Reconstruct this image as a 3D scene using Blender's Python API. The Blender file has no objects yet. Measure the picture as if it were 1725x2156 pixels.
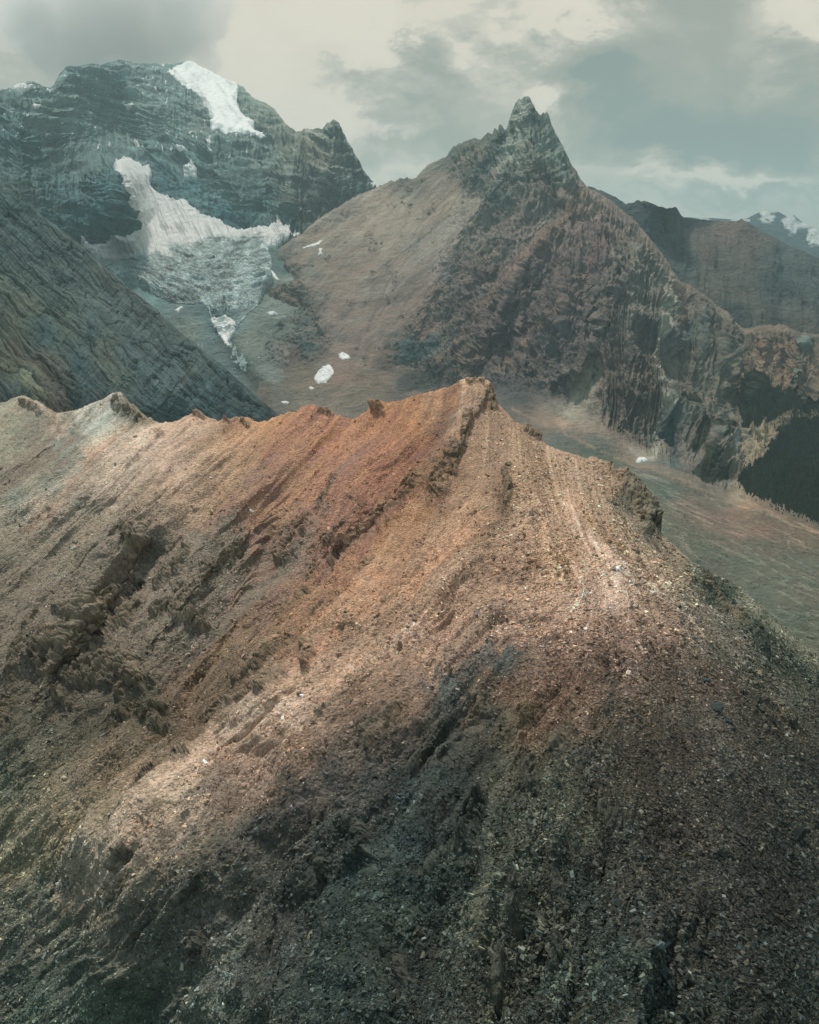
import bpy, math, time
import numpy as np
T0 = time.time()
C = bpy.context.scene
RES = 1
RNG = np.random.default_rng(11)

# ------------------------------------------------------------------ camera
REFW, REFH, F = 1725.0, 2156.0, 1867.0      # working frame of the measurements
PITCH = math.radians(16.9)
SP, CP = math.sin(PITCH), math.cos(PITCH)
cam_d = bpy.data.cameras.new('camera'); cam = bpy.data.objects.new('camera', cam_d)
C.collection.objects.link(cam); C.camera = cam
cam.location = (0, 0, 0); cam.rotation_euler = (math.radians(90) - PITCH, 0, 0)
cam_d.sensor_fit = 'VERTICAL'; cam_d.sensor_height = 24.0
cam_d.lens = 24.0 * F / REFH
cam_d.clip_start = 0.5; cam_d.clip_end = 90000

# ------------------------------------------------------------------ world
SUN_EL, SUN_AZ = math.radians(58), math.radians(-22)   # azimuth from +Y (view) towards +X
w = bpy.data.worlds.new('World'); C.world = w; w.use_nodes = True
nt = w.node_tree; nt.nodes.clear()
class G:
    """tiny node graph helper"""
    def __init__(s, tree): s.t = tree
    def n(s, kind, **kw):
        x = s.t.nodes.new(kind)
        for k, v in kw.items():
            if k.startswith('i_'):
                key = k[2:]; key = int(key) if key.isdigit() else key
                x.inputs[key].default_value = v
            else: setattr(x, k, v)
        return x
    def l(s, a, b): s.t.links.new(a, b)
    def math(s, op, a, b=None, c=None, clamp=False):
        x = s.n('ShaderNodeMath', operation=op, use_clamp=clamp)
        for i, v in enumerate((a, b, c)):
            if v is None: continue
            if isinstance(v, (int, float)): x.inputs[i].default_value = v
            else: s.l(v, x.inputs[i])
        return x.outputs[0]
    def mix(s, fac, a, b, blend='MIX'):
        x = s.n('ShaderNodeMix', data_type='RGBA', blend_type=blend)
        for sock, v in ((x.inputs[0], fac), (x.inputs[6], a), (x.inputs[7], b)):
            if isinstance(v, (int, float)): sock.default_value = v
            elif isinstance(v, tuple): sock.default_value = v
            else: s.l(v, sock)
        return x.outputs[2]
def lin(c):
    c = np.asarray(c, float) / 255.0
    return np.where(c <= 0.04045, c / 12.92, ((c + 0.055) / 1.055) ** 2.4)
def pdir(px, py):
    cx, cy = (px - REFW / 2) / F, (REFH / 2 - py) / F
    v = np.array([cx, CP + cy * SP, -SP + cy * CP]); return v / np.linalg.norm(v)
g = G(nt)
SKYS = 0.1
tc = g.n('ShaderNodeTexCoord')
nd = g.n('ShaderNodeVectorMath', operation='NORMALIZE'); g.l(tc.outputs['Generated'], nd.inputs[0])
D_ = nd.outputs[0]
sky = g.n('ShaderNodeTexSky', sky_type='NISHITA', sun_disc=False)
sky.sun_elevation = SUN_EL; sky.sun_rotation = SUN_AZ; sky.altitude = 2400; sky.dust_density = 2.0
# soft cloud mass: wide layered noise bent by finer noise
mp = g.n('ShaderNodeMapping'); mp.inputs['Scale'].default_value = (2.2, 2.2, 4.2); g.l(D_, mp.inputs[0])
n1 = g.n('ShaderNodeTexNoise', i_Scale=1.6, i_Detail=9.0, i_Roughness=0.56, i_Distortion=0.35); g.l(mp.outputs[0], n1.inputs['Vector'])
n2 = g.n('ShaderNodeTexNoise', i_Scale=5.0, i_Detail=8.0, i_Roughness=0.62, i_Distortion=0.2); g.l(mp.outputs[0], n2.inputs['Vector'])
acc = g.math('MULTIPLY_ADD', n1.outputs[0], 0.75, -0.20)
acc = g.math('MULTIPLY_ADD', n2.outputs[0], 0.9, acc)
# wobble the look-up so that the banks get ragged edges
wob = g.n('ShaderNodeVectorMath', operation='SUBTRACT'); g.l(n2.outputs[1], wob.inputs[0]); wob.inputs[1].default_value = (0.5, 0.5, 0.5)
wob1 = g.n('ShaderNodeVectorMath', operation='SUBTRACT'); g.l(n1.outputs[1], wob1.inputs[0]); wob1.inputs[1].default_value = (0.5, 0.5, 0.5)
w2 = g.n('ShaderNodeVectorMath', operation='MULTIPLY_ADD'); g.l(wob.outputs[0], w2.inputs[0]); w2.inputs[1].default_value = (0.14, 0.14, 0.14); g.l(D_, w2.inputs[2])
w3 = g.n('ShaderNodeVectorMath', operation='MULTIPLY_ADD'); g.l(wob1.outputs[0], w3.inputs[0]); w3.inputs[1].default_value = (0.12, 0.12, 0.12); g.l(w2.outputs[0], w3.inputs[2])
# cloud banks: (px, py, half width, half height, amount: + darker bank, - bright gap)
BANKS = [(290, 30, 190, 110, .30), (20, 150, 150, 60, .22), (925, 150, 70, 55, .52), (860, 185, 90, 45, .22), (900, 245, 130, 60, .26), (1180, 115, 110, 55, .50), (1290, 130, 90, 80, .25), (1480, 150, 260, 170, .30),
         (1600, 240, 300, 130, .26), (1560, 318, 300, 55, .34), (1720, 150, 130, 110, .12), (1040, 300, 160, 70, .24), (840, 330, 130, 50, .22), (1330, 300, 130, 70, .22), (1480, 20, 140, 60, .22), (1250, 190, 120, 60, .16),
         (1165, 225, 60, 50, -.55), (1450, 372, 190, 24, -.50), (1680, 55, 110, 70, -.62), (1600, 395, 180, 18, -.3), (620, 110, 300, 200, -.30), (1010, 60, 300, 80, -.26), (1240, 60, 90, 60, -.2),
         (60, 50, 70, 60, -.14), (1600, 432, 260, 15, .30), (880, 280, 60, 20, -.30), (480, 20, 70, 60, -.1), (800, 275, 50, 26, -.2)]
for (px, py, hw, hh, am) in BANKS:
    c = pdir(px, py); am *= 1.0
    s1 = g.n('ShaderNodeVectorMath', operation='SUBTRACT'); g.l(w3.outputs[0], s1.inputs[0]); s1.inputs[1].default_value = tuple(c)
    s2 = g.n('ShaderNodeVectorMath', operation='MULTIPLY'); g.l(s1.outputs[0], s2.inputs[0]); s2.inputs[1].default_value = (F / hw, F / (0.5 * (hw + hh)), F / hh)
    s3 = g.n('ShaderNodeVectorMath', operation='LENGTH'); g.l(s2.outputs[0], s3.inputs[0])
    mr = g.n('ShaderNodeMapRange', interpolation_type='SMOOTHSTEP')
    mr.inputs[1].default_value = 1.55; mr.inputs[2].default_value = 0.15; mr.inputs[3].default_value = 0.0; mr.inputs[4].default_value = am
    g.l(s3.outputs[1], mr.inputs[0])
    acc = g.math('ADD', acc, mr.outputs[0])
acc = g.math('MULTIPLY_ADD', acc, .72, -.13)
ramp = g.n('ShaderNodeValToRGB'); g.l(acc, ramp.inputs[0])
cr = ramp.color_ramp; cr.interpolation = 'EASE'
stops = [(0.10, (203, 196, 180)), (0.235, (199, 192, 176)), (0.32, (178, 175, 161)), (0.44, (158, 159, 146)), (0.62, (143, 147, 135)), (0.85, (122, 134, 126))]
for i, (p, c) in enumerate(stops):
    e = cr.elements[i] if i < 2 else cr.elements.new(p)
    e.position = p; e.color = (*(lin(c) * 1.36 / SKYS / 10), 1)
cs = g.n('ShaderNodeVectorMath', operation='SCALE'); g.l(ramp.outputs[0], cs.inputs[0]); cs.inputs['Scale'].default_value = 10.0
sep = g.n('ShaderNodeSeparateXYZ'); g.l(D_, sep.inputs[0])
# overhead and behind the camera the unseen overcast is tinted bluer to cool the fill light
up_ = g.n('ShaderNodeMapRange', interpolation_type='SMOOTHSTEP'); g.l(sep.outputs[2], up_.inputs[0]); up_.inputs[1].default_value = .40; up_.inputs[2].default_value = .75
bk_ = g.n('ShaderNodeMapRange', interpolation_type='SMOOTHSTEP'); g.l(sep.outputs[1], bk_.inputs[0]); bk_.inputs[1].default_value = .45; bk_.inputs[2].default_value = -.1
thick = g.math('MAXIMUM', up_.outputs[0], bk_.outputs[0])
ov = g.n('ShaderNodeVectorMath', operation='SCALE'); ov.inputs[0].default_value = tuple(np.array([.36, .475, .50]) * 1.0); ov.inputs['Scale'].default_value = 1 / SKYS
ovn = g.n('ShaderNodeVectorMath', operation='SCALE'); g.l(ov.outputs[0], ovn.inputs[0]); g.l(g.math('MULTIPLY_ADD', n1.outputs[0], -.8, 1.4), ovn.inputs['Scale'])
cs2 = g.mix(thick, cs.outputs[0], ovn.outputs[0])
lp = g.mix(0.95, sky.outputs[0], cs2)
bg = g.n('ShaderNodeBackground'); g.l(lp, bg.inputs[0]); bg.inputs[1].default_value = SKYS
wo = g.n('ShaderNodeOutputWorld'); g.l(bg.outputs[0], wo.inputs[0])
w.cycles.sampling_method = 'AUTOMATIC'

sd = bpy.data.lights.new('sun', 'SUN'); sun = bpy.data.objects.new('sun', sd); C.collection.objects.link(sun)
sd.energy = 3.4; sd.angle = math.radians(7); sd.color = (1.0, 0.92, 0.83)
sun.rotation_euler = (math.radians(90) - SUN_EL, 0, math.pi - SUN_AZ)
C.view_settings.view_transform = 'Standard'; C.view_settings.look = 'None'
C.view_settings.exposure = 0.0; C.view_settings.gamma = 1.0
C.cycles.max_bounces = 4; C.cycles.diffuse_bounces = 2; C.cycles.volume_bounces = 2
C.cycles.use_denoising = True

# ------------------------------------------------------------------ numeric helpers
def P3(u, v, d):
    cx, cy = (u - REFW / 2) / F, (REFH / 2 - v) / F
    return np.stack([d * cx, d * (CP + cy * SP), d * (-SP + cy * CP)], -1)
def h3(ix, iy, iz, seed):
    n = (ix.astype(np.uint32) * np.uint32(374761393) + iy.astype(np.uint32) * np.uint32(668265263) +
         iz.astype(np.uint32) * np.uint32(2147483647) + np.uint32(seed * 974634777 % 4294967296))
    n = (n ^ (n >> np.uint32(13))) * np.uint32(1274126177)
    n = (n ^ (n >> np.uint32(16))) * np.uint32(2246822519)
    return (n ^ (n >> np.uint32(15))).astype(np.float32) / np.float32(4294967295.0)
def vn(q, seed=0):
    """smooth value noise, -1..1, q = (...,2) or (...,3)"""
    q = np.asarray(q, np.float32)
    if q.shape[-1] == 2: q = np.concatenate([q, np.zeros_like(q[..., :1])], -1); flat = True
    else: flat = False
    f = np.floor(q); i = f.astype(np.int64); t = q - f; t = t * t * t * (t * (t * 6 - 15) + 10)
    def L(dx, dy, dz): return h3(i[..., 0] + dx, i[..., 1] + dy, i[..., 2] + dz, seed)
    def bil(dz):
        a = L(0, 0, dz) * (1 - t[..., 0]) + L(1, 0, dz) * t[..., 0]
        b = L(0, 1, dz) * (1 - t[..., 0]) + L(1, 1, dz) * t[..., 0]
        return a * (1 - t[..., 1]) + b * t[..., 1]
    r = bil(0)
    if not flat: r = r * (1 - t[..., 2]) + bil(1) * t[..., 2]
    return r * 2 - 1
ROT = np.array([[0.36, 0.48, -0.8], [-0.8, 0.6, 0.0], [0.48, 0.64, 0.6]], np.float32)
def fbm(q, octv=5, gain=0.5, seed=0, ridged=False):
    q = np.asarray(q, np.float32); a = 1.0; s = 0; tot = 0
    for k in range(octv):
        n = vn(q, seed + k * 7)
        if ridged: n = .7 - 2 * np.abs(n)
        s = s + a * n; tot += a; a *= gain; q = q * 2.03
        q = q @ (ROT.T if q.shape[-1] == 3 else ROT[1:, :2] * 0 + np.array([[0.8, -0.6], [0.6, 0.8]], np.float32)) + 17.3
    return s / tot
def afbm(q, octv=5, gain=0.5, seed=0, ridged=False):
    """fbm that keeps its axes (for stretched grain)"""
    q = np.asarray(q, np.float32); a = 1.0; s = 0; tot = 0
    for k in range(octv):
        n = vn(q, seed + k * 7)
        if ridged: n = .7 - 2 * np.abs(n)
        s = s + a * n; tot += a; a *= gain; q = q * 2.03 + 11.7
    return s / tot
def worley(q, seed=0):
    """nearest-cell distance, edge distance, cell random"""
    q = np.asarray(q, np.float32); f = np.floor(q); i = f.astype(np.int64)
    b1 = np.full(q.shape[:-1], 9.0, np.float32); b2 = b1.copy(); cr_ = np.zeros(q.shape[:-1], np.float32)
    for dx in (-1, 0, 1):
        for dy in (-1, 0, 1):
            for dz in (-1, 0, 1):
                jx, jy, jz = i[..., 0] + dx, i[..., 1] + dy, i[..., 2] + dz
                d = np.sqrt((f[..., 0] + dx + h3(jx, jy, jz, seed) - q[..., 0]) ** 2 + (f[..., 1] + dy + h3(jx, jy, jz, seed + 1) - q[..., 1]) ** 2 +
                            (f[..., 2] + dz + h3(jx, jy, jz, seed + 2) - q[..., 2]) ** 2)
                m = d < b1
                b2 = np.where(m, b1, np.minimum(b2, d)); cr_ = np.where(m, h3(jx, jy, jz, seed + 3), cr_); b1 = np.where(m, d, b1)
    return b1, b2 - b1, cr_
def sst(x, a, b):
    t = np.clip((x - a) / (b - a), 0, 1); return t * t * (3 - 2 * t)
class TPS:
    def __init__(s, pts, vals, smooth=1e-4):
        s.p = np.asarray(pts, float) / 1000; v = np.asarray(vals, float); n = len(s.p)
        K = s.k(np.linalg.norm(s.p[:, None] - s.p[None], axis=-1)) + np.eye(n) * smooth
        Q = np.concatenate([np.ones((n, 1)), s.p], 1)
        A = np.block([[K, Q], [Q.T, np.zeros((3, 3))]])
        s.w = np.linalg.solve(A, np.concatenate([v, np.zeros(3)]))
    def k(s, r): return np.where(r > 0, r * r * np.log(np.maximum(r, 1e-9)), 0)
    def __call__(s, u, v):
        if u.size > 60000:                                # solve on a regular 12 px table, Catmull-Rom in between
            st = 12.0; u0, v0 = u.min() - 2 * st, v.min() - 2 * st; au = np.arange(u0, u.max() + 4 * st, st); av = np.arange(v0, v.max() + 4 * st, st)
            T = s(*[z.ravel() for z in np.meshgrid(au, av)]).reshape(len(av), len(au)); x = (u - u0) / st; y = (v - v0) / st
            i = x.astype(int); j = y.astype(int); fx, fy = x - i, y - j
            def cw(f): return (.5 * (-f + 2 * f * f - f ** 3), .5 * (2 - 5 * f * f + 3 * f ** 3), .5 * (f + 4 * f * f - 3 * f ** 3), .5 * (-f * f + f ** 3))
            wx, wy = cw(fx), cw(fy); r = 0
            for b in range(4):
                for a in range(4): r = r + wy[b] * wx[a] * T[j + b - 1, i + a - 1]
            return r
        x, y = u / 1000, v / 1000; r = s.w[-3] + s.w[-2] * x + s.w[-1] * y
        for (a, b), c in zip(s.p, s.w): r = r + c * s.k(np.sqrt((x - a) ** 2 + (y - b) ** 2))
        return r
def soft(pts, u, v, sig):
    if u.size > 60000:                               # evaluate once on a 3 px table, then sample it
        uu = np.arange(u.min() - 9, u.max() + 12, 3.0); vv = np.arange(max(0, v.min() - 6), v.max() + 9, 3.0); T = soft_(pts, *np.meshgrid(uu, vv), sig)
        x = np.clip((u - uu[0]) / 3, 0, len(uu) - 1.001); y = np.clip((v - vv[0]) / 3, 0, len(vv) - 1.001); i, j = x.astype(int), y.astype(int); fx, fy = (x - i)[..., None], (y - j)[..., None]
        return (T[j, i] * (1 - fx) + T[j, i + 1] * fx) * (1 - fy) + (T[j + 1, i] * (1 - fx) + T[j + 1, i + 1] * fx) * fy
    return soft_(pts, u, v, sig)
def soft_(pts, u, v, sig):
    """blend of sample values (u, v, ...) - smooth nearest, no overshoot"""
    a = np.asarray([p[:2] for p in pts], float); val = np.asarray([p[2] for p in pts], float)
    num = 0; den = 0
    for (x, y), c in zip(a, val):
        wgt = 1.0 / (((u - x) ** 2 + (v - y) ** 2 + sig * sig) ** 1.6)
        num = num + wgt[..., None] * c; den = den + wgt
    return num / den[..., None]
def seg(u, v, pts):
    """distance to a polyline and position along it (0..1)"""
    best = np.full(u.shape, 1e9); t_ = np.zeros(u.shape); n = len(pts) - 1
    for k in range(n):
        ax, ay = pts[k][:2]; bx, by = pts[k + 1][:2]; dx, dy = bx - ax, by - ay
        t = np.clip(((u - ax) * dx + (v - ay) * dy) / (dx * dx + dy * dy + 1e-9), 0, 1)
        d = np.hypot(u - ax - t * dx, v - ay - t * dy); m = d < best
        best = np.where(m, d, best); t_ = np.where(m, (k + t) / n, t_)
    return best, t_
def poly(u, v, pts):
    """signed distance, inside positive"""
    d, _ = seg(u, v, list(pts) + [pts[0]])
    ins = np.zeros(u.shape, bool); n = len(pts)
    for k in range(n):
        x1, y1 = pts[k]; x2, y2 = pts[(k + 1) % n]
        c = ((y1 > v) != (y2 > v)) & (u < (x2 - x1) * (v - y1) / (y2 - y1 + 1e-9) + x1)
        ins ^= c
    return np.where(ins, d, -d)
def curve(pts):
    a = np.asarray(pts, float); return lambda u: np.interp(u, a[:, 0], a[:, 1])

def grid_mesh(name, V, col=None, faces_mask=None, mat=None, smooth=True):
    nv_, nu_ = V.shape[:2]
    idx = np.arange(nv_ * nu_, dtype=np.int32).reshape(nv_, nu_)
    q = np.stack([idx[:-1, :-1], idx[1:, :-1], idx[1:, 1:], idx[:-1, 1:]], -1)
    if faces_mask is not None: q = q[faces_mask]
    return raw_mesh(name, V.reshape(-1, 3), q.reshape(-1, 4), None if col is None else col.reshape(-1, 3), mat, smooth, prune=faces_mask is not None)
def raw_mesh(name, V, Fc, col=None, mat=None, smooth=False, prune=False, link=True):
    Fc = np.asarray(Fc, np.int32); k = Fc.shape[1]
    if prune:
        used = np.unique(Fc); rm = np.full(len(V), -1, np.int32); rm[used] = np.arange(len(used))
        V = V[used]; Fc = rm[Fc]; col = None if col is None else col[used]
    me = bpy.data.meshes.new(name)
    me.vertices.add(len(V)); me.vertices.foreach_set('co', np.ascontiguousarray(V, np.float32).ravel())
    me.loops.add(Fc.size); me.loops.foreach_set('vertex_index', Fc.ravel())
    me.polygons.add(len(Fc)); me.polygons.foreach_set('loop_start', np.arange(0, Fc.size, k, dtype=np.int32))
    me.polygons.foreach_set('use_smooth', np.full(len(Fc), smooth, bool))
    if col is not None:
        at = me.color_attributes.new('rock', 'FLOAT_COLOR', 'POINT')
        at.data.foreach_set('color', np.concatenate([np.clip(col, 0, 1), np.ones((len(col), 1))], 1).astype(np.float32).ravel())
    me.update(calc_edges=True)
    if mat: me.materials.append(mat)
    o = bpy.data.objects.new(name, me)
    if link: C.collection.objects.link(o)
    return o
def structure(o): o['kind'] = 'structure'; return o
def stuff(o): o['kind'] = 'stuff'; return o
def tag(o, label, cat, group=None):
    o['label'] = label; o['category'] = cat
    if group: o['group'] = group
    return o

# ------------------------------------------------------------------ materials
def rock_mat(name, scales, bump, rough=0.95, tint=0.35, spec=0.15, speck=0.0):
    """albedo = the surface's own colour attribute broken up by fine procedural grain; bump in metres"""
    m = bpy.data.materials.new(name); m.use_nodes = True; t = m.node_tree; t.nodes.clear(); g = G(t)
    at = g.n('ShaderNodeAttribute', attribute_name='rock'); co = g.n('ShaderNodeTexCoord').outputs['Object']
    col = at.outputs['Color']; hsum = None
    for k, (sc, wgt) in enumerate(scales):
        nz = g.n('ShaderNodeTexNoise', i_Scale=sc, i_Detail=6.0, i_Roughness=0.65, i_Distortion=0.3); g.l(co, nz.inputs['Vector'])
        f = g.math('MULTIPLY_ADD', nz.outputs[0], tint * 2 * wgt, 1 - tint * wgt)
        cc = g.n('ShaderNodeVectorMath', operation='SCALE'); g.l(col, cc.inputs[0]); g.l(f, cc.inputs['Scale']); col = cc.outputs[0]
        hh = g.math('MULTIPLY', nz.outputs[0], wgt / sc)
        hsum = hh if hsum is None else g.math('ADD', hsum, hh)
    if speck > 0:
        vo = g.n('ShaderNodeTexVoronoi', i_Scale=scales[-1][0] * 1.2); g.l(co, vo.inputs['Vector'])
        sh = g.n('ShaderNodeSeparateColor'); g.l(vo.outputs['Color'], sh.inputs[0])
        f = g.math('MULTIPLY_ADD', sh.outputs[0], speck * 2, 1 - speck)
        cc = g.n('ShaderNodeVectorMath', operation='SCALE'); g.l(col, cc.inputs[0]); g.l(f, cc.inputs['Scale']); col = cc.outputs[0]
        hh = g.math('MULTIPLY', vo.outputs[0], -0.6 / scales[-1][0]); hsum = g.math('ADD', hsum, hh)
    bp = g.n('ShaderNodeBump', i_Strength=1.0, i_Distance=bump); g.l(hsum, bp.inputs['Height'])
    b = g.n('ShaderNodeBsdfPrincipled'); g.l(col, b.inputs['Base Color']); b.inputs['Roughness'].default_value = rough
    b.inputs['Specular IOR Level'].default_value = spec; g.l(bp.outputs[0], b.inputs['Normal'])
    o = g.n('ShaderNodeOutputMaterial'); g.l(b.outputs[0], o.inputs[0]); return m
M_near = rock_mat('near scree', [(0.35, 0.35), (2.2, 1.0)], 1.0, speck=0.28)
M_stone = rock_mat('loose stone', [(3.0, 1.0)], 0.6, tint=0.3, rough=0.9)
M_mid = rock_mat('mountain rock', [(0.02, 0.6), (0.11, 1.0)], .8, tint=0.42)
M_far = rock_mat('distant rock', [(0.004, 0.6), (0.02, 1.0)], 1.3, tint=0.4)
M_slab = rock_mat('slate slab rock', [(0.06, 0.5), (0.35, 1.0)], .45, tint=0.3)
M_snow = rock_mat('snow', [(0.01, 0.3), (0.08, 0.6)], 0.6, tint=0.06, rough=0.7, spec=0.3)
M_ice = rock_mat('glacier ice', [(0.02, 0.5), (0.12, 1.0)], 1.5, tint=0.2, rough=0.6, spec=0.3)
M_leaf = rock_mat('conifer needles', [(0.2, 1.0)], 0.3, tint=0.4)

# ------------------------------------------------------------------ terrain layer builder
class Layer:
    def __init__(s, name, u0, u1, nu, crest, bottom, nv, dpts, feats=(), relief=None, color=None, back=None, mat=None, smooth=1e-4, vpow=1.0, jag=0.0, jw=7.0):
        s.name = name; s.u0, s.u1, s.nu, s.nv = u0, u1, int(nu*(RES if name!="near_ridge" else 1)), int(nv*(RES if name!="near_ridge" else 1)); nu, nv = s.nu, s.nv; s.vpow = vpow
        c0 = curve(crest); s.cf, s.bf = (lambda u: c0(u) + jag * afbm(np.stack([np.asarray(u, float) / jw, np.asarray(u, float) * 0 + 7.7], -1), 4, .7, 19)), curve(bottom)
        tps = TPS([p[:2] for p in dpts], [math.log(p[2]) for p in dpts], smooth)
        uu = np.linspace(u0, u1, nu); t = np.linspace(0, 1, nv) ** vpow
        U = np.repeat(uu[None], nv, 0); c, b = s.cf(uu), s.bf(uu)
        V = c[None] + (b - c)[None] * t[:, None]
        ld = tps(U, V)
        for (pts, amp, wd) in feats:                  # spurs (+) and gullies (-) traced as lines on the face
            d, tt = seg(U + 10 * fbm(np.stack([U, V], -1) / 60, 3, seed=5), V, pts)
            ld = ld - amp * np.exp(-(d / wd) ** 1.3) * np.minimum(1, 4 * np.minimum(tt + .1, 1.1 - tt))
        s.D = np.exp(ld); B = P3(U, V, s.D)
        gu = np.gradient(B, axis=1); gv = np.gradient(B, axis=0)
        N = np.cross(gv, gu); N /= np.linalg.norm(N, axis=-1, keepdims=True) + 1e-9
        flip = (N * B).sum(-1) > 0; N[flip] *= -1
        s.U, s.V, s.B, s.N = U, V, B, N
        if relief: B = B + relief(s, U, V, B, N)
        s.S = B
        gu = np.gradient(B, axis=1); gv = np.gradient(B, axis=0)
        N2 = np.cross(gv, gu); N2 /= np.linalg.norm(N2, axis=-1, keepdims=True) + 1e-9; N2[(N2 * N).sum(-1) < 0] *= -1
        s.N2 = N2
        s.col = np.clip(color(s, U, V, B, N2), 0.008, 0.9) if color else None
        full, colr = B, s.col
        if back:                                      # the hidden far side falls away behind the crest
            rows = []; cr0 = B[0]; hor = cr0.copy(); hor[:, 2] = 0; hor /= np.linalg.norm(hor, axis=-1, keepdims=True)
            L, slope, nb = back
            for k in range(nb, 0, -1):
                f = (k / nb) ** 1.5; r = cr0 + hor * L * f; r[:, 2] -= L * slope * f
                r += (L * 0.03) * f * np.stack([fbm(r / (L * .15), 3, seed=31 + q) for q in range(3)], -1); rows.append(r)
            full = np.concatenate([np.stack(rows), B], 0); colr = np.concatenate([np.repeat(s.col[:1], nb, 0), s.col], 0)
        s.obj = structure(grid_mesh(name, full, colr, mat=mat))
        print(name, full.shape, 'D', s.D.min(), s.D.max(), 't', round(time.time() - T0, 1), flush=True)
    def ij(s, u, v):
        x = (u - s.u0) / (s.u1 - s.u0) * (s.nu - 1); c, b = s.cf(u), s.bf(u)
        y = np.clip((v - c) / (b - c), 0, 1) ** (1 / s.vpow) * (s.nv - 1)
        return np.clip(x, 0, s.nu - 1.001), np.clip(y, 0, s.nv - 1.001)
    def at(s, arr, u, v):
        x, y = s.ij(u, v); i, j = x.astype(int), y.astype(int); fx, fy = (x - i)[..., None], (y - j)[..., None]
        return (arr[j, i] * (1 - fx) + arr[j, i + 1] * fx) * (1 - fy) + (arr[j + 1, i] * (1 - fx) + arr[j + 1, i + 1] * fx) * fy
def drape(layer, name, pts, step, thick, colf, mat, soften=6, wob=5, base=None, relief=None, seed=0):
    """a sheet of snow or ice lying on a layer: bulges above it inside the outline and dives under it outside"""
    a = np.asarray(pts, float); m = wob + 4
    uu = np.arange(a[:, 0].min() - m, a[:, 0].max() + m, step); vv = np.arange(a[:, 1].min() - m, a[:, 1].max() + m, step)
    U, V = np.meshgrid(uu, vv)
    q = np.stack([U, V], -1)
    d = poly(U + wob * fbm(q / 14, 4, seed=seed + 3), V + wob * fbm(q / 14, 4, seed=seed + 9), pts)
    S = layer.at(layer.S if base is None else base, U, V); N = layer.at(layer.N, U, V)
    h = np.where(d > 0, thick * np.minimum(1, (d / soften)) ** .6 + thick * .05, -thick * .8)
    if relief is not None: h = h + relief(U, V, S) * sst(d, 0, soften)
    S = S + N * h[..., None]
    ok = d > -1.5 * step
    fm = ok[:-1, :-1] & ok[1:, :-1] & ok[1:, 1:] & ok[:-1, 1:] & ((d[:-1, :-1] > 0) | (d[1:, 1:] > 0) | (d[1:, :-1] > 0) | (d[:-1, 1:] > 0))
    return grid_mesh(name, S, colf(U, V, S), fm, mat)

# ------------------------------------------------------------------ far layers
def nz(v): return v[..., None]
FARC = [(1450, 500, (38, 75, 84)), (1600, 470, (40, 80, 92)), (1725, 600, (35, 72, 84)), (1725, 480, (60, 100, 110))]
def far_relief(s, U, V, B, N):
    r = fbm(B / 900, 6, .55, 3, True) * 150 * sst(s.V - s.cf(s.U), 0, 30)
    return N * nz(r)
def far_color(s, U, V, B, N2):
    c = np.ones(U.shape + (3,)) * lin((44, 62, 72))
    nn = fbm(np.stack([U / 26, V / 13], -1), 4, seed=77)
    snow = sst(nn + 0.9 * np.exp(-((V - (462 + 0.33 * (U - 1640))) / 13) ** 2) * (U > 1600) - .45, 0, .2)
    snow = np.maximum(snow, .7 * sst(nn + .8 * np.exp(-((V - 464) / 5) ** 2) * (U < 1580) - .45, 0, .2))
    return c * nz(1 - snow) + lin((225, 228, 225)) * nz(snow)
L5 = Layer('far_snowy_mountains', 1250, 2100, 420, [(1250, 470), (1400, 458), (1450, 457), (1470, 459), (1500, 459), (1530, 461), (1560, 464), (1575, 459), (1590, 451), (1606, 444), (1620, 447), (1640, 446), (1655, 455), (1667, 463), (1671, 452), (1682, 462), (1700, 474), (1725, 484), (1900, 520), (2100, 500)],
           [(1250, 720), (2100, 720)], 120,
           [(1250, 470, 8800), (1600, 443, 8300), (2000, 500, 8000), (1250, 700, 6500), (1700, 700, 6000), (2100, 700, 6000), (1725, 560, 7200), (1450, 560, 7700)],
           relief=far_relief, color=far_color, back=(2500, .5, 6), mat=M_far)

RED = [(1240, 400, (62, 76, 74)), (1300, 440, (55, 70, 70)), (1370, 440, (52, 66, 68)), (1370, 500, (48, 62, 64)), (1420, 450, (48, 62, 64)), (1420, 500, (58, 70, 70)),
       (1450, 480, (100, 88, 82)), (1530, 480, (112, 92, 84)), (1480, 540, (98, 88, 80)), (1600, 500, (94, 86, 80)), (1560, 530, (90, 84, 78)), (1640, 540, (66, 78, 76)), (1700, 560, (72, 78, 76)), (1725, 620, (70, 80, 78)),
       (1450, 560, (60, 70, 68)), (1500, 600, (86, 84, 76)), (1560, 620, (92, 88, 80)), (1640, 610, (50, 66, 68)), (1600, 660, (84, 82, 74)), (1550, 655, (46, 58, 58)), (1620, 680, (50, 58, 56)), (1500, 640, (70, 70, 66)), (1700, 690, (80, 78, 72)), (1660, 660, (78, 80, 76))]
def rear_relief(s, U, V, B, N):
    k = np.clip((V - s.cf(U)) / 25, .15, 1)
    crag = sst(-poly(U, V, [(1330, 425), (1440, 425), (1440, 470), (1415, 520), (1330, 470)]), 20, -5)
    r = fbm(B / 260, 6, .5, 41, True) * (26 + 30 * crag) + afbm(np.stack([U / 22, V / 90], -1), 4, seed=45, ridged=True) * 12
    r = r + vn(np.stack([U / 9, V * 0 + 3], -1), 46) * 26 * (V - s.cf(U) < 12) * crag
    return N * nz(r * k)
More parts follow.
